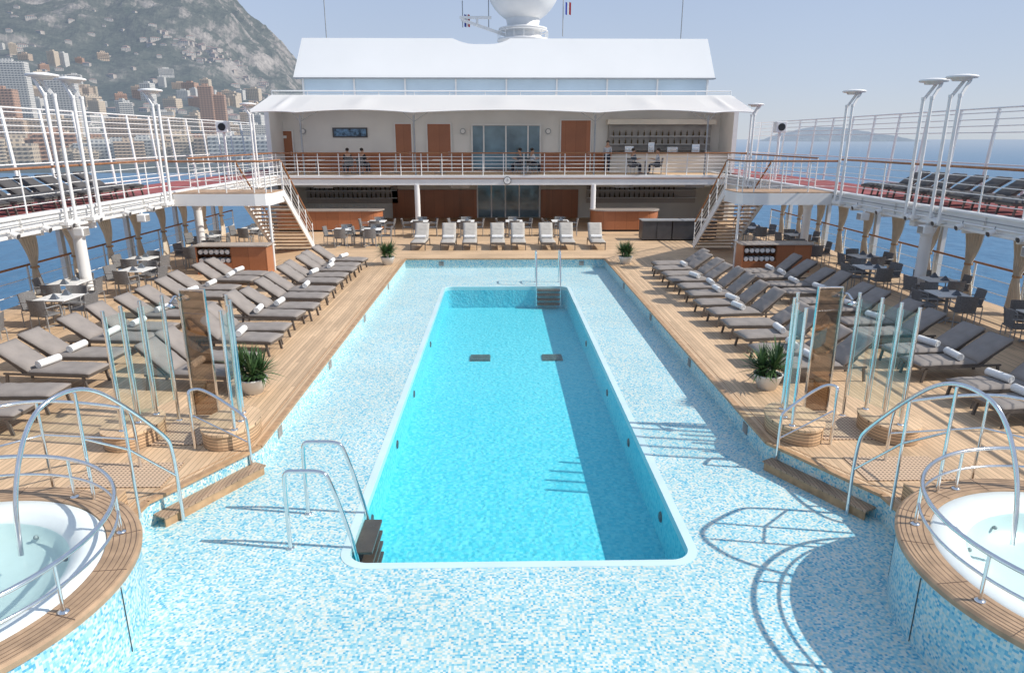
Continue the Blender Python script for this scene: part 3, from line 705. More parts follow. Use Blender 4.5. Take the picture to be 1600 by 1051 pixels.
def napkin():
    mb=MB(); mb.add([(-.1,-.07,0),(.1,-.07,0),(.1,.07,0),(-.1,.07,0),(-.02,0,.14),(.02,0,.14)],[(0,1,5,4),(2,3,4,5),(1,2,5),(3,0,4)])
    o=P(mb,'folded_napkin',M['shirtg']); o['label']='folded grey-blue napkin on a laid table'; o['category']='napkin'; o['group']='napkins on dining tables'; return o
gl=[];npk=[]
for (x,y,z,r) in tp_:
    for a in (-1,1):
        gl.append((x+.28*a,y+.1*a,.752,0)); gl.append((x+.2*a,y-.2*a,.752,0)); npk.append((x+.05,y+.25*a,.752,0 if a>0 else math.pi))
many(glassw,gl); many(napkin,npk)
def yucca(rad,seed):
    def b():
        rnd=random.Random(seed); o=root('potted_yucca',(0,0,0),'spiky green yucca in a round white pot','potted plant','potted yuccas')
        mb=MB(); mb.lathe([(.001,.0),(.17,0),(.27,.28),(.28,.30),(.25,.30),(.23,.25)],n=28); P(mb,'pot',M['pot'],o)
        mb=MB(); mb.lathe([(.001,.26),(.24,.26)],n=20,smooth=False); P(mb,'soil',M['soil'],o)
        mb=MB()
        for cl in range(4):
            ca=cl*1.6+.3; cx,cy=.17*math.cos(ca),.14*math.sin(ca); bz=.34+rnd.uniform(0,.22)
            mb.tube([(cx*.7,cy*.7,.25),(cx,cy,bz)],.03,6)
            for k in range(80):
                az=rnd.uniform(0,6.283); el=rnd.uniform(-.25,1.45); L=rnd.uniform(.30,.52)*rad
                d=Vector((math.cos(az)*math.cos(el),math.sin(az)*math.cos(el),math.sin(el))); p=Vector((cx,cy,bz)); sdv=d.cross(Vector((0,0,1))).normalized()
                q1=p+d*L*.5; q2=p+d*L+Vector((0,0,-.10*L*math.cos(el)))
                w_=.017; mb.add([p-sdv*w_*.6,p+sdv*w_*.6,q1+sdv*w_,q1-sdv*w_,q2],[(0,1,2,3),(3,2,4)])
        P(mb,'leaves',M['leaf'],o); return o
    return b
many(yucca(1.12,3),[(-4.95,12.35,0,0),(-4.55,26.2,0,2.2),(4.65,26.2,0,1.3),(4.95,12.4,0,3.1)])

for sx in (-1,1):
    o=root('towel_cabinet',(sx*9.75,24.3,0),'wooden towel station with granite top and stacked towels','cabinet')
    mb=MB(); mb.box(-1.25,-1.2,-.05,.65,0,1.0); mb.box(-.02,1.25,-.05,.65,0,1.0); mb.box(-1.199,-.021,.45,.65,0,1.0); mb.box(-1.199,-.021,-.05,.449,0,.42); P(mb,'body',M['mahog'],o)
    mb=MB(); mb.box(-1.32,1.32,-.12,.72,1.002,1.05); P(mb,'countertop',M['granite'],o,bevel=.01)
    mb=MB(); mb.box(-1.199,-.021,-.04,.448,.70,.72); P(mb,'shelf',M['darkwood'],o)
    for k in range(6):
        for r_ in range(2):
            mb=MB(); mb.tube([(0,-.2,0),(0,.15,0)],.08,12); t=P(mb,'rolled_towel',M['towel'],loc=(sx*9.75-1.09+k*.19,24.48,.503+r_*.30)); t['label']='rolled white towel stacked in the towel station'; t['category']='towel'; t['group']='towels stacked in the towel stations'

# ---------------- railings ----------------
def railing(pts,h=1.1,nb=4,sp=1.5,label='white deck railing with varnished wooden cap',cap='caprail',pm='white',pr=.022,glass=False,br=.012):
    pts=[Vector(p) for p in pts]; o=root('deck_railing',pts[0],label,'railing'); rel=[p-pts[0] for p in pts]
    for k in range(nb):
        z=h*(k+1)/(nb+1); mb=MB(); mb.tube([p+Vector((0,0,z)) for p in rel],br,6); P(mb,'rail',M[pm],o)
    mb=MB(); mb.tube([p+Vector((0,0,h)) for p in rel],.035,8); P(mb,'handrail',M[cap],o)
    me=MB().tube([(0,0,0),(0,0,h)],pr,6).mesh('post',M[pm])
    for a,b in zip(rel,rel[1:]):
        n=max(1,round((b-a).length/sp))
        for i in range(n+1 if b is rel[-1] else n): mkobj('post',me,o,loc=a+(b-a)*i/n)
        if glass: mb=MB(); mb.obox(a+Vector((0,0,h*.5)),b+Vector((0,0,h*.5)),.01,h*.85); P(mb,'glass_panel',M['glassw'],o)
    return o
ZD=2.8
IX=11.9
for sx in (-1,1):
    side=root('upper_side_deck',(sx*IX,0,2.35),'white upper promenade deck along the side of the ship','deck structure')
    o=Vector((-sx*IX,0,-2.35))
    x0,x1=sorted((sx*IX,sx*15.2))
    mb=MB(); mb.box(x0,x1,2,50,2.42,ZD-.02); P(mb,'slab',M['white'],side,loc=o)
    mb=MB(); a,b=sorted((sx*(IX+.25),sx*15.1)); mb.box(a,b,2,50,ZD-.015,ZD); P(mb,'deck_surface',M['maroon'],side,loc=o)
    mb=MB(); a,b=sorted((sx*(IX-.06),sx*(IX+.2))); mb.box(a,b,2,50,ZD-.02,ZD+.06); mb.box(a-.0,b,2,50,2.36,2.44); P(mb,'edge_beam',M['white'],side,loc=o,bevel=.02)
    mb=MB(); mb.tube([(sx*(IX-.1),2,2.56),(sx*(IX-.1),50,2.56)],.025,6); P(mb,'cable_pipe',M['white'],side,loc=o)
    mb=MB(); mb.tube([(sx*(IX-.08),2,2.68),(sx*(IX-.08),50,2.68)],.015,6); P(mb,'cable_pipe',M['grey'],side,loc=o)
    for y in range(4,48,2):
        mb=MB(); a,b=sorted((sx*(IX+.2),sx*14.6)); mb.box(a,b,y-.06,y+.06,2.25,2.419); P(mb,'ceiling_beam',M['white'],side,loc=o)
        mb=MB(); mb.box(sx*(IX-.03)-.03,sx*(IX-.03)+.03,y+.9,y+.93,2.45,2.77); P(mb,'panel_rib',M['white2'],side,loc=o)
    railing([(sx*IX,2,ZD+.06),(sx*IX,24.9,ZD+.06)],1.1,4,1.5)
    railing([(sx*IX,26.6,ZD+.06),(sx*IX,36.5,ZD+.06)],1.1,4,1.5)
    for y in (12.4,14.0,15.4,16.4,17.6,18.6,19.9,21.5,23,27,30,33):
        s_=root('spotlight',(sx*(IX-.12),y,2.50),'small white floodlight clamped to the upper deck edge','light','floodlights along the deck edge')
        mb=MB(); mb.tube([(0,0,0),(-sx*.16,0,-.06)],.06,10,r2=.085); P(mb,'housing',M['white'],s_); mb=MB(); mb.tube([(-sx*.161,0,-.061),(-sx*.165,0,-.062)],.07,10); P(mb,'lens',M['dgrey'],s_); mb=MB(); mb.tube([(0,0,0),(0,0,.12)],.015,6); P(mb,'bracket',M['grey'],s_)
    for y in (15.0,19.0,22.4):
        s_=root('loudspeaker',(sx*(IX-.2),y,2.22),'small white box speaker hung below the deck edge','loudspeaker','speakers along the deck edge')
        mb=MB(); mb.box(-.14,.14,-.17,.17,-.12,.12); P(mb,'housing',M['white'],s_,bevel=.03); mb=MB(); a=-sx*.141; mb.box(min(a,a-sx*.006),max(a,a-sx*.006),-.13,.13,-.09,.09); P(mb,'grille',M['mgrey'],s_); mb=MB(); mb.tube([(0,0,.12),(sx*.1,0,.22)],.02,6); P(mb,'bracket',M['white'],s_)
    for y in (12.0,20.0,28.1,35):
        c=root('support_column',(sx*12.4,y,0),'white round steel column holding the upper deck','column','columns under the side decks')
        mb=MB(); mb.tube([(0,0,0),(0,0,2.42)],.16,20); P(mb,'shaft',M['white'],c)
        mb=MB(); mb.lathe([(.16,1.9),(.24,2.15),(.26,2.2)],n=20); mb.box(-.5,.5,-.12,.12,2.2,2.4); P(mb,'capital',M['white'],c)
        mb=MB(); mb.lathe([(.22,0),(.22,.05),(.165,.06)],n=20); P(mb,'base',M['grey'],c)
    railing([(sx*14.05,4,0),(sx*14.05,36,0)],1.12,2,2.0,'side railing with varnished wooden cap and glass',glass=True,pr=.03)
    for y in range(6,36,4):
        m_=MB(); m_.box(-.07,.07,-.09,.09,0,2.42); q=P(m_,'window_mullion',M['white'],loc=(sx*14.2,y,0)); q['label']='white upright frame at the open ship side'; q['category']='frame'
    def curtain():
        mb=MB(); vs=[];fs=[];NX,NZ=40,20
        for j in range(NZ+1):
            t=j/NZ; z=.12+2.25*t; k_=abs(t-.42)
            wd=.09+ (.40*(k_/.58)**.75 if t>.42 else .20*(k_/.42)**.8)
            for i in range(NX+1):
                u=-1+2*i/NX; vs.append((.055*math.sin(u*19+.6*math.sin(z*2))*(.5+wd)+.02*math.sin(z*5),u*wd+.05*math.sin(z*1.7),z))
        for j in range(NZ):
            for i in range(NX): a=j*(NX+1)+i; fs.append((a,a+1,a+NX+2,a+NX+1))
        mb.add(vs,fs,True); o=root('curtain',(0,0,0),'beige outdoor curtain gathered and tied at a post','curtain','curtains along the ship side')
        P(mb,'fabric',M['curtain'],o); mb=MB(); mb.lathe([(.12,1.03),(.12,1.09)],n=14); P(mb,'tieback',M['teaktrim'],o,loc=(0,.045,0)); return o
    many(curtain,[(sx*13.85,y,0,0) for y in (12,14,16,18,20,22,24,26,28,30,32,34)])
    ws=root('wind_screen',(sx*15.0,2,ZD),'tall glazed wind screen with upright white posts and rails','wind screen')
    lean=.16
    pm_=MB().obox((0,0,0),(sx*lean,0,2.75),.05,.11,Vector((0,1,0))).mesh('post',M['white'])
    for i in range(24):
        mkobj('post',pm_,ws,loc=(0,i*1.8,0))
        if i<23: 
            mb=MB(); mb.add([(0.02,i*1.8+.06,.3),(.02,i*1.8+1.74,.3),(sx*lean*.72,i*1.8+1.74,2.0),(sx*lean*.72,i*1.8+.06,2.0)],[(0,1,2,3)]); P(mb,'glass_panel',M['glassw'],ws)
    for z in (.25,1.1,2.05,2.25,2.45,2.65,2.78):
        mb=MB(); mb.tube([(sx*lean*z/2.75,0,z),(sx*lean*z/2.75,23*1.8,z)],.028 if z>2.7 or z<1.2 else .018,6); P(mb,'rail',M['white'],ws)
    def lamp():
        o=root('lamp_post',(0,0,0),'white twin-pole deck lamp with a flat round head','lamp post','deck lamps along the upper deck edge')
        for y in (-.2,.2):
            mb=MB(); mb.tube([(0,y,0),(0,y,3.35)],.045,10); mb.tube([(0,y,3.3),(0,y,3.38)],.055,10); P(mb,'pole',M['white'],o)
            mb=MB(); mb.obox((0,y,3.3),(.26,y*.6,3.74),.045,.08); P(mb,'arm',M['white'],o)
        mb=MB(); mb.lathe([(.001,.09),(.18,.085),(.36,.05),(.38,.02),(.35,-.01),(.24,-.02),(.22,-.07),(.001,-.08)],n=32,c=(.10,0,3.78)); P(mb,'lamp_head',M['white'],o)
        mb=MB(); mb.box(-.06,.18,-.28,.28,.05,.15); P(mb,'bracket',M['white'],o)
        return o
    many(lamp,[(sx*(IX-.18),y,2.4,0 if sx>0 else math.pi) for y in (18.7,19.9,24.3,33.5)])
    pf=root('stair_landing',(sx*10,24.9,2.35),'white landing platform projecting from the upper deck','platform')
    po=Vector((-sx*10,-24.9,-2.35)); xa=8.45
    poly=[(xa+.5,24.9),(IX-.08,24.9),(IX-.08,26.7),(xa,26.7),(xa,25.3),(xa+.15,25.0)]
    poly=[(sx*x,y) for x,y in poly]
    if sx<0: poly=poly[::-1]
    mb=MB(); mb.prism(poly,2.36,ZD-.02); P(mb,'slab',M['white'],pf,loc=po)
    mb=MB(); mb.prism([(x,y+.01) for x,y in poly],ZD-.018,ZD+.01); P(mb,'floor',M['teaktrim'],pf,loc=po)
    mb=MB(); mb.tube([(sx*(xa+.1),25.15,0),(sx*(xa+.1),25.15,2.36)],.05,12); P(mb,'post',M['white'],pf,loc=po)
    railing([(sx*IX,24.95,ZD),(sx*(xa+.5),24.95,ZD),(sx*(xa+.12),25.05,ZD),(sx*(xa+.03),25.35,ZD),(sx*(xa+.03),26.65,ZD)],1.1,4,.9,'white landing railing with varnished cap')
    st=root('staircase',(sx*9.3,26.7,0),'open wooden staircase with white handrails up to the landing','staircase')
    nst=15
    for i in range(nst):
        z=ZD-(i+1)*ZD/(nst+1); y=.12+i*.235
        mb=MB(); mb.box(-.8,.8,y-.15,y+.15,z-.045,z); P(mb,'tread',M['teaktrim'],st)
    for x in (-.86,.86):
        mb=MB(); mb.obox((x,-.1,ZD-.1),(x,3.6,.05),.05,.28); P(mb,'stringer',M['white'],st)
        for k in range(1,5):
            mb=MB(); q=k*.22; mb.tube([(x,-.05,ZD+q-.05),(x,3.6,.15+q-.05)],.014 ,6); P(mb,'rail',M['white'],st)
        mb=MB(); mb.tube([(x,-.05,ZD+1.05),(x,3.6,1.15)],.035,8); P(mb,'handrail',M['caprail'],st)
        for k in range(5):
            f=k/4; mb=MB(); mb.tube([(x,-.05+3.65*f,ZD-.1+(.1-ZD)*f),(x,-.05+3.65*f,ZD+1.03+(.1-ZD)*f)],.022,6); P(mb,'post',M['white'],st)

# ---------------- deckhouse ----------------
D=root('deckhouse',(0,36.7,0),'two-storey white deckhouse with open bars and awnings','ship building'); do=Vector((0,-36.7,0))
def part(mb,name,mat,**k): return P(mb,name,M[mat],D,loc=do,**k)
W=12.85
mb=MB(); mb.box(-W,W,36.7,60,2.36,ZD-.02); part(mb,'upper_floor_slab','white')
mb=MB(); mb.box(-W,W,36.66,36.9,2.33,ZD+.04); part(mb,'fascia','white',bevel=.02)
mb=MB(); mb.box(-W,W,36.62,36.655,2.66,2.70); part(mb,'fascia_trim','caprail')
mb=MB(); mb.box(-W,W,36.9,60,ZD-.018,ZD); part(mb,'upper_floor','teakX')
mb=MB(); mb.box(-14.3,14.3,42.5,42.7,0,2.36); part(mb,'lower_back_wall','cream')
mb=MB(); mb.box(-W,W,42,42.2,ZD,6.6); part(mb,'upper_wall','white2')
mb=MB(); mb.box(-W,9,41.93,41.997,ZD,3.9); part(mb,'wainscot','mahog')
mb=MB(); mb.box(-W-.2,W+.2,40.3,60,6.62,6.95); part(mb,'roof','white',bevel=.03)
for sx in (-1,1):
    mb=MB(); a,b=sorted((sx*W,sx*(W+.25))); mb.box(a,b,39.6,60,ZD,6.62); part(mb,'end_wall','white')
    mb=MB(); a,b=sorted((sx*W,sx*(W+.25))); mb.box(a,b,40,60,0,2.36); part(mb,'end_wall','white2')
for x in (-4.55,4.75):
    c=root('support_column',(x,36.75,0),'white round column under the upper balcony','column')
    mb=MB(); mb.tube([(0,0,0),(0,0,2.36)],.14,20); P(mb,'shaft',M['white'],c); mb=MB(); mb.lathe([(.2,0),(.2,.05),(.145,.06)],n=20); P(mb,'base',M['grey'],c)
railing([(-W,36.75,ZD+.04),(W,36.75,ZD+.04)],1.12,5,1.05,'long white balcony railing with varnished cap',br=.016,pr=.026)
def door(x0,x1,z0,z1,mat='mahog',y=41.9,name='door'):
    o=mkobj(name,None,D,loc=do+Vector(((x0+x1)/2,y,z0))); w_=(x1-x0); h_=z1-z0
    mb=MB(); mb.box(-w_/2,w_/2,-.02,.03,.02,h_); P(mb,'door_leaf',M[mat],o)
    mb=MB(); mb.box(-w_/2-.07,-w_/2-.005,-.04,.04,0,h_+.07); mb.box(w_/2+.005,w_/2+.07,-.04,.04,0,h_+.07); mb.box(-w_/2,w_/2,-.04,.04,h_+.005,h_+.07); P(mb,'frame',M['white'],o)
    mb=MB(); mb.tube([(w_/2-.1,-.07,.95),(w_/2-.1,-.07,1.15)],.015,6); P(mb,'handle',M['chrome'],o)
    return o
def ux(u,t=40.9): return (u-780)*t/1067-.24
door(ux(438),ux(464),ZD,5.1)
door(ux(622),ux(646),ZD,5.5); door(ux(671),ux(706),ZD,5.5); door(ux(876),ux(921),ZD,5.7)
mb=MB(); mb.box(ux(448),ux(456),41.85,41.875,4.7,4.85); part(mb,'door_sign','white')
for (ua,ub) in ((740,756),(758,790),(792,824),(826,843)):
    mb=MB(); mb.box(ux(ua),ux(ub),41.88,41.9,ZD+.1,5.4); part(mb,'window','glassd')
for ua in (739,757,791,825,844):
    mb=MB(); mb.box(ux(ua)-.04,ux(ua)+.04,41.82,41.879,ZD,5.5); part(mb,'window_frame','white')
mb=MB(); mb.box(ux(739),ux(844),41.81,41.92,5.42,5.52); part(mb,'window_frame','white')
for (a,b,z0,z1) in ((526,579,4.75,5.3),):
    mb=MB(); mb.box(ux(a),ux(b),41.93,41.98,z0,z1); part(mb,'picture_frame','dgrey')
    mb=MB(); mb.box(ux(a)+.08,ux(b)-.08,41.915,41.929,z0+.08,z1-.08); part(mb,'framed_picture','blueart')
for u in (481,725,856):
    mb=MB(); mb.tube([(ux(u),41.99,5.1),(ux(u),41.9,5.1)],.17,20); mb.cur=1; mb.tube([(ux(u),41.899,5.1),(ux(u),41.88,5.1)],.12,20); P(mb,'round_fitting',[M['grey'],M['white']],D,loc=do)  # round fittings on the upper wall, grey disc with white face
mb=MB(); mb.tube([(-.0,36.655,2.57),(0,36.6,2.57)],.2,24); mb.cur=1; mb.tube([(0,36.599,2.57),(0,36.585,2.57)],.17,24); mb.cur=0; mb.obox((0,36.58,2.57),(0,36.58,2.69),.015,.01); mb.obox((0,36.578,2.57),(.08,36.578,2.60),.015,.01)
c=P(mb,'wall_clock',[M['dgrey'],M['white']],loc=(.2,0,0)); c['label']='round white clock on the balcony fascia'; c['category']='clock'
for x in (-9.5,-2.3,6.4,10.2):
    mb=MB(); mb.box(x-.5,x+.5,36.95,37.0,2.18,2.34); part(mb,'ceiling_air_vent','mgrey')
mb=MB(); mb.box(ux(948),ux(1105),41.6,41.99,4.0,5.45); part(mb,'bar_recess','mgrey')
mb=MB(); mb.box(ux(945),ux(1110),41.3,41.99,5.47,5.75); part(mb,'bar_canopy','cream')
for z in (4.35,4.8):
    mb=MB(); mb.box(ux(950),ux(1103),41.4,41.58,z,z+.03); part(mb,'bar_shelf','white')
mb=MB(); mb.box(ux(945),ux(1125),40.2,40.8,ZD,3.85); part(mb,'bar_counter','cream'); mb=MB(); mb.box(ux(943),ux(1127),40.1,40.9,3.86,3.92); part(mb,'bar_top','granite')
for x,hh,ww in ((ux(975),.35,.5),(ux(1008),.55,.35),(ux(1040),.3,.6),(ux(1075),.45,.45)):
    mb=MB(); mb.box(-ww/2,ww/2,-.15,.15,0,hh); mb.box(-ww/2+.05,ww/2-.05,-.2,-.151,.08,hh*.6); o=P(mb,'coffee_machine',M['chrome'],loc=(x,40.6,3.923),bevel=.02); o['label']='steel drinks machine standing on the upper bar'; o['category']='coffee machine'
def bottle():
    mb=MB(); mb.lathe([(.001,0),(.045,0),(.045,.2),(.015,.26),(.015,.33),(.001,.33)],n=8); o=P(mb,'bottle',M['bottle']); o['label']='glass spirit bottle on a bar shelf'; o['category']='bottle'; o['group']='bottles behind the bars'; return o
bl=[]
for z in (4.381,4.831):
    for k in range(16): bl.append((ux(955)+k*.36,41.48,z,0))
for z in (1.251,1.701):
    for k in range(18): bl.append((-11.6+k*.28,42.2,z,0)); 
    for k in range(18): bl.append((5.3+k*.3,42.2,z,0))
many(bottle,bl)
gl=[(-11.5+k*.2+.05*(k%3),36.85+.15*(k%2),1.112,0) for k in range(24)]+[(ux(960)+k*.3,40.3,3.922,0) for k in range(18)]
many(glassw,gl)
for x0,x1 in ((-11.9,-6.4),(5.1,11.8)):
    for z in (1.22,1.67):
        mb=MB(); mb.box(x0,x1,42.0,42.39,z,z+.03); part(mb,'bar_shelf','white')
    mb=MB(); mb.box(x0,x1,42.4,42.495,.9,2.1); part(mb,'bar_back_panel','granite')
    mb=MB(); mb.box(x0,x1,39.5,41,2.05,2.358); part(mb,'bar_canopy','cream')
def barc(x0,x1,y0,y1,r,ends):
    o=root('bar_counter',((x0+x1)/2,(y0+y1)/2,0),'curved mahogany bar counter with pale stone top','bar counter')
    cx,cy=(x0+x1)/2,(y0+y1)/2; poly=[(x-cx,y-cy) for x,y in rrect(x0,x1,y0,y1,r,10)]
    mb=MB(); mb.prism(poly,.1,1.05); P(mb,'front_panel',M['mahog'],o)
    mb=MB(); mb.prism([(x*.98,y*.9) for x,y in poly],0,.1); P(mb,'plinth',M['black'],o)
    mb=MB(); mb.prism([(x*1.03,y*1.12) for x,y in poly],1.052,1.11); P(mb,'countertop',M['granite'],o)
barc(-12,-6.4,36.0,37.4,.69,1); barc(4.6,8.2,35.8,37.4,.79,1)
for a,b in ((6.55,7.95),(8.0,10.1)):
    o=root('buffet_station',((a+b)/2,32.8,0),'dark grey buffet cabinet on the teak deck','cabinet'); w_=(b-a)/2
    mb=MB(); mb.box(-w_,w_,-.4,.4,.06,.92); P(mb,'body',M['dgrey'],o,bevel=.01)
    mb=MB(); mb.box(-w_-.03,w_+.03,-.44,.44,.925,.97); P(mb,'countertop',M['grey'],o)
    mb=MB(); mb.box(-.01,.01,-.41,-.401,.1,.88); P(mb,'door_seam',M['black'],o)
for ua,ub in ((612,648),(655,745),(846,905)):
    mb=MB(); mb.box(ux(ua,41.3),ux(ub,41.3),42.4,42.48,0,1.7); part(mb,'wood_panel','mahog')
for ua,ub in ((747,767),(769,789),(791,811),(813,843)):
    mb=MB(); mb.box(ux(ua,41.3),ux(ub,41.3),42.4,42.45,.05,2.2); part(mb,'glass_door','glassd')
for ua in (746,768,790,812,844):
    mb=MB(); mb.box(ux(ua,41.3)-.04,ux(ua,41.3)+.04,42.35,42.47,0,2.3); part(mb,'door_frame','white')
for x in (-2.5,2.6):
    mb=MB(); mb.box(x,x+.04,39,42.3,0,2.3); part(mb,'glass_partition','glassw')
# awnings
ax=[-W,-10.4,-4.6,4.75,10.6,W]
for i,(a,b) in enumerate(zip(ax,ax[1:])):
    vs=[];fs=[]; NX,NYa=24,10
    wd=b-a; arch=.14 if wd>4 else .06
    for j in range(NYa+1):
        t=j/NYa
        for k in range(NX+1):
            u=k/NX; x=a+wd*u; z=7.02-1.08*t+arch*math.sin(math.pi*u)*t-.07*math.sin(math.pi*t)*math.sin(math.pi*u)+.12*max(0,1-abs(u-.5)*7)*math.sin(math.pi*t)
            y=40.4-4.3*t+.22*math.sin(math.pi*u)*t; vs.append((x,y,z))
    for j in range(NYa):
        for k in range(NX): q=j*(NX+1)+k; fs.append((q,q+1,q+NX+2,q+NX+1))
    mb=MB(); mb.add(vs,fs,True)
    o=root('canvas_awning',((a+b)/2,38,6.4),'white tensioned canvas awning over the balcony','awning','awnings over the balcony')
    f=P(mb,'fabric',M['canvas'],o,loc=(-(a+b)/2,-38,-6.4))
    mb=MB(); mb.tube([vs[NYa*(NX+1)+k] for k in range(NX+1)],.03,6); P(mb,'edge_hem',M['white'],o,loc=(-(a+b)/2,-38,-6.4))
for x in ax[1:-1]:
    o=root('awning_post',(x,36.85,ZD),'slim grey awning post with angled struts','post','posts holding the awnings')
    mb=MB(); mb.tube([(0,0,0),(0,0,3.05)],.045,10); P(mb,'pole',M['grey'],o)
    for p in ((-.9,1.2,3.4),(.9,1.2,3.4),(0,1.5,3.55)):
        mb=MB(); mb.tube([(0,0,2.72),p],.018,6); P(mb,'strut',M['grey'],o)
railing([(-W,40.5,6.95),(W,40.5,6.95)],.28,1,2.0,'low white roof-edge rail',cap='white')
S=root('roof_screen',(0,44,6.95),'large white sloping screen over a blue window band','roof structure')
so_=Vector((0,-44,-6.95))
mb=MB(); mb.box(-12.0,12.5,44,44.1,6.96,8.3); P(mb,'window_band',M['glassblue'],S,loc=so_)
for x in [-12.0+k*3.06 for k in range(9)]:
    mb=MB(); mb.box(x-.05,x+.05,43.9,43.999,6.96,8.3); P(mb,'mullion',M['white'],S,loc=so_)
ZT,ZL=10.5,8.2
top=[(-12.05,ZT),(-3.0,ZT)]+[(-3.0+.32*k, ZT-.34*math.sin(min(1,k/4)*math.pi/2)*(1 if k<8 else 1-((k-7)/4)**2)) for k in range(1,11)]+[(.5,ZT),(12.5,ZT)]
bot=[(-12.5+25.35*(p[0]+12.05)/24.55,ZL) for p in top]
n=len(top)
vs=[(x,43.7,z) for x,z in bot]+[(x,43.7+1.0*(z-ZL)/2.4,z) for x,z in top]
vs+= [(a,b+.15,c) for a,b,c in vs]
fs=[(i,i+1,n+i+1,n+i) for i in range(n-1)]+[(2*n+i,3*n+i,3*n+i+1,2*n+i+1) for i in range(n-1)]+[(n+i,n+i+1,3*n+i+1,3*n+i) for i in range(n-1)]+[(i,2*n+i,2*n+i+1,i+1) for i in range(n-1)]+[(0,n,3*n,2*n),(n-1,3*n-1,4*n-1,2*n-1)]
mb=MB(); mb.add(vs,fs); P(mb,'screen_panel',M['screenwhite'],S,loc=so_)
mb=MB(); mb.box(-12.5,12.87,43.6,44.2,ZL-.07,ZL-.005); P(mb,'bottom_trim',M['grey'],S,loc=so_)
# radar
Rr=root('radar_mast',(1.5,52,8.6),'white satellite dome on a stepped mast with antenna arms','mast')
mb=MB(); mb.sphere((0,0,6.5),2.6,2.6,2.7,32,18); P(mb,'radome',M['white'],Rr)
mb=MB(); mb.lathe([(1.3,-2),(1.3,2.6),(1.8,2.65),(1.8,2.8),(1.3,2.85),(1.2,3.3),(1.7,3.4),(1.7,3.5),(1.1,3.6),(1.2,4.2)],n=28); P(mb,'pedestal',M['white'],Rr)
for k in range(16):
    a=k*math.pi/8; mb=MB(); mb.tube([(1.75*math.cos(a),1.75*math.sin(a),2.8),(1.75*math.cos(a),1.75*math.sin(a),3.3)],.025,5); P(mb,'post',M['white'],Rr)
mb=MB(); mb.tube([(1.75*math.cos(k*.2618),1.75*math.sin(k*.2618),3.3) for k in range(24)],.03,5,closed=True); P(mb,'rail',M['white'],Rr)
mb=MB(); mb.obox((-1,0,3.0),(-4.3,-.4,4.0),.15,.2); mb.box(-4.4,-2.2,-.5,-.3,4.05,4.22); mb.tube([(-3.2,-.4,3.7),(-3.2,-.4,4.05)],.08,8); P(mb,'antenna_arm',M['white'],Rr)
for p in ((-4.2,-.4,3.5,5.2),(-2.4,0,3.4,6.0),(2.8,0,3,7)):
    mb=MB(); mb.tube([(p[0],p[1],p[2]),(p[0],p[1],p[3])],.035,6); P(mb,'antenna',M['grey'],Rr)
for x,z,ms in ((-4.1,3.2,('blue','white','red')),(2.95,4.0,('blue','white','red')),(2.9,6.2,('red','white','red'))):
    f=root('signal_flag',(1.5+x,51.9,9+z),'small tricolour flag on a halyard','flag')
    for k,c in enumerate(ms):
        mb=MB(); mb.add([(k*.13,.03*math.sin(k),0),((k+1)*.13,.03*math.sin(k+1),-.05),((k+1)*.13,.03*math.sin(k+1),.75),(k*.13,.03*math.sin(k),.8)],[(0,1,2,3)]); P(mb,'flag_stripe',M[c],f)
for x in (-11.0,11.3):
    mb=MB(); mb.tube([(0,0,0),(0,0,2.5),(0,0,6.5)],.03,6); mb.lathe([(.1,0),(.1,.3),(.04,.35)],n=10); o=P(mb,'whip_antenna',M['grey'],loc=(x,46.5,9.0)); o['label']='tall thin whip antenna on the roof'; o['category']='antenna'
for sx in (-1,1):
    o=root('loudspeaker',(sx*13.1,33.5,5.2),'black round loudspeaker on a white post','loudspeaker')
    mb=MB(); mb.box(-.25,.25,-.1,.3,-.25,.25); P(mb,'housing',M['white'],o,bevel=.03)
    mb=MB(); mb.tube([(0,-.1,0),(0,-.13,0)],.17,20); P(mb,'grille',M['black'],o)
    mb=MB(); mb.tube([(0,.1,-.25),(0,.1,-2.4)],.06,10); P(mb,'post',M['white'],o)

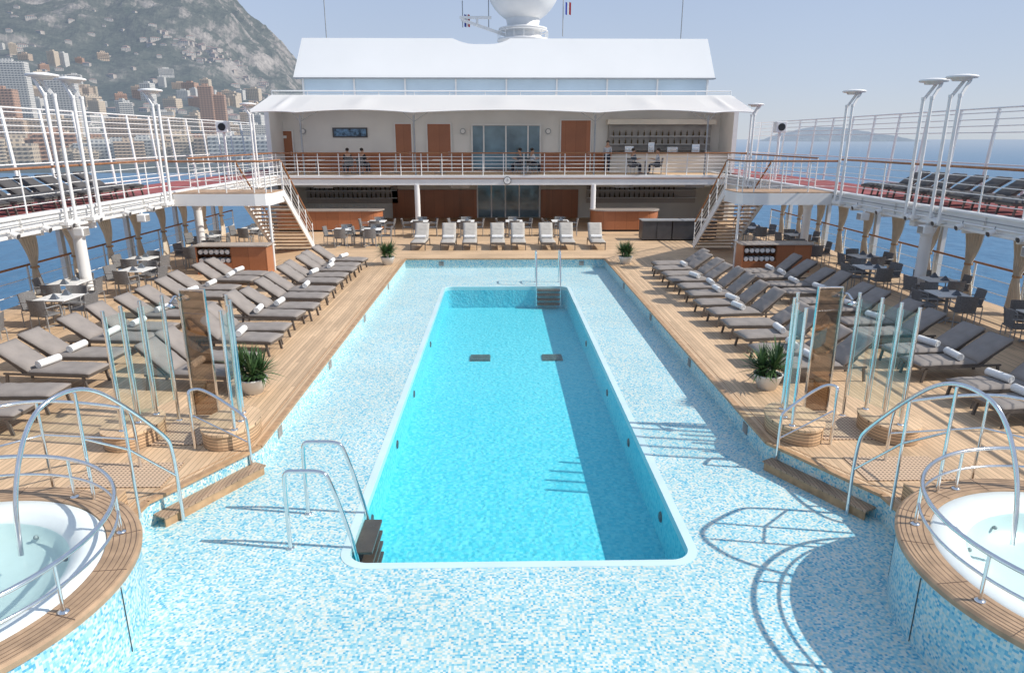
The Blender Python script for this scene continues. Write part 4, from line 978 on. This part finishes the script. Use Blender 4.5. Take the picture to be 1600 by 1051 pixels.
# ---------------- people ----------------
def person(loc,rz,pose,shirt,label,hair='hair'):
    J={};E=[];Rd={}
    def j(n,p,r,par=None):
        J[n]=Vector(p); Rd[n]=r
        if par: E.append((par,n))
    if pose=='stand': pz,kn,an,to,hp=.93,(0,.03,.50),(0,0,.09),(0,.17,.04),0
    else: pz,kn,an,to,hp=.54,(0,.42,.53),(0,.42,.09),(0,.58,.04),0
    ch=pz+.42
    j('pel',(0,0,pz),.13); j('sp',(0,.0,pz+.2),.115,'pel'); j('ch',(0,-.01,ch),.13,'sp'); j('nk',(0,0,ch+.16),.055,'ch'); j('jaw',(0,.03,ch+.23),.068,'nk'); j('hd',(0,.02,ch+.31),.09,'jaw'); j('cr',(0,.0,ch+.38),.065,'hd'); j('ns',(0,.125,ch+.27),.015,'jaw')
    for s_,n in ((-1,'l'),(1,'r')):
        j(n+'sh',(s_*.17,0,ch+.05),.06,'ch')
        if pose=='stand': el=(s_*.22,.0,ch-.25);wr=(s_*.22,.10,ch-.48); dr=Vector((0,.25,-.97))
        else: el=(s_*.21,.08,ch-.2);wr=(s_*.14,.32,ch-.13); dr=Vector((-s_*.3,.95,.0))
        j(n+'el',el,.042,n+'sh'); j(n+'wr',wr,.028,n+'el')
        pm=Vector(wr)+dr*.06; j(n+'pm',pm,.03,n+'wr')
        for q in range(4):
            o_=Vector((0,(q-1.5)*.018,0)) if pose=='stand' else Vector(((q-1.5)*.018,0,0)); L=(.07,.08,.075,.06)[q]
            j(n+'f%d'%q,pm+o_+dr*.035,.009,n+'pm'); j(n+'g%d'%q,pm+o_+dr*(.035+L*.6)+Vector((0,0,-.01)),.008,n+'f%d'%q)
        j(n+'th',pm+(Vector((0,.045,0)) if pose=='stand' else Vector((-s_*.04,0,.02)))+dr*.01,.010,n+'pm')
        j(n+'hp',(s_*.09,0,pz-.02),.095,'pel'); j(n+'kn',(s_*.10+kn[0],kn[1],kn[2]),.06,n+'hp'); j(n+'an',(s_*.10,an[1],an[2]),.038,n+'kn'); j(n+'to',(s_*.11,to[1],to[2]),.03,n+'an')
    def skin(names,name,mat,extra,parent=None):
        nm=[n for n in J if n in names]; ix={n:i for i,n in enumerate(nm)}
        me=bpy.data.meshes.new(name); me.from_pydata([J[n] for n in nm],[(ix[a],ix[b]) for a,b in E if a in ix and b in ix],[]); me.materials.append(mat)
        o=mkobj(name,me,parent); m=o.modifiers.new('skin','SKIN'); m.use_smooth_shade=True
        for n in nm: v=me.skin_vertices[0].data[ix[n]]; v.radius=(Rd[n]+extra,)*2; v.use_root=(n=='pel')
        s=o.modifiers.new('sub','SUBSURF'); s.levels=1; s.render_levels=1
        return o
    b=skin(set(J),'person',M['skin'],0); b.location=loc; b.rotation_euler=(0,0,rz); b['label']=label; b['category']='person'
    skin({'pel','sp','ch','lsh','rsh','lel','rel','lhp','rhp'},'shirt',M[shirt],.014,b)
    skin({'pel','lhp','rhp','lkn','rkn','lan','ran'},'trousers',M['trous'],.014,b)
    mb=MB(); mb.sphere((0,-.015,ch+.345),.10,.105,.09,14,8); P(mb,'hair',M[hair],b)
    for x in (-.03,.03):
        mb=MB(); mb.sphere((x,.105,ch+.31),.011,.008,.008,6,4); P(mb,'eye',M['black'],b)
zU=ZD+.002
seats=[(ux(551,39),39.2,.5,'shirtb','person in black shirt seated at an upper deck table'),(ux(572,39),39.4,-.6,'shirtb','person in black top seated beside a companion'),
 (ux(812,39),39.3,1.2,'shirtg','person in grey seated at an upper deck table'),(ux(831,39),39.4,-1.2,'shirtw','person in pale shirt seated at a table'),
 (ux(986,38),38.4,-1.3,'shirtg','person in grey-blue shirt seated on a chair at the bar'),(ux(1024,38),38.4,1.3,'shirtw','person in pale shirt seated reaching to a table')]
sc_=[]
for x,y,rz,sh,lb in seats:
    person((x,y,zU),rz,'sit',sh,lb); sc_.append((x,y-.0,zU,rz))
many(chair,sc_); many(table,[((ux(561,39)),39.9,zU,0),(ux(822,39),39.3,zU,0),(ux(1005,38),38.4,zU,0),(ux(690,39),39.6,zU,0),(ux(620,39),39.6,zU,0),(ux(500,39),39.6,zU,0)])
person((ux(947,39),39.6,zU),2.8,'stand','shirtw','person standing in a pale shirt by the upper bar')
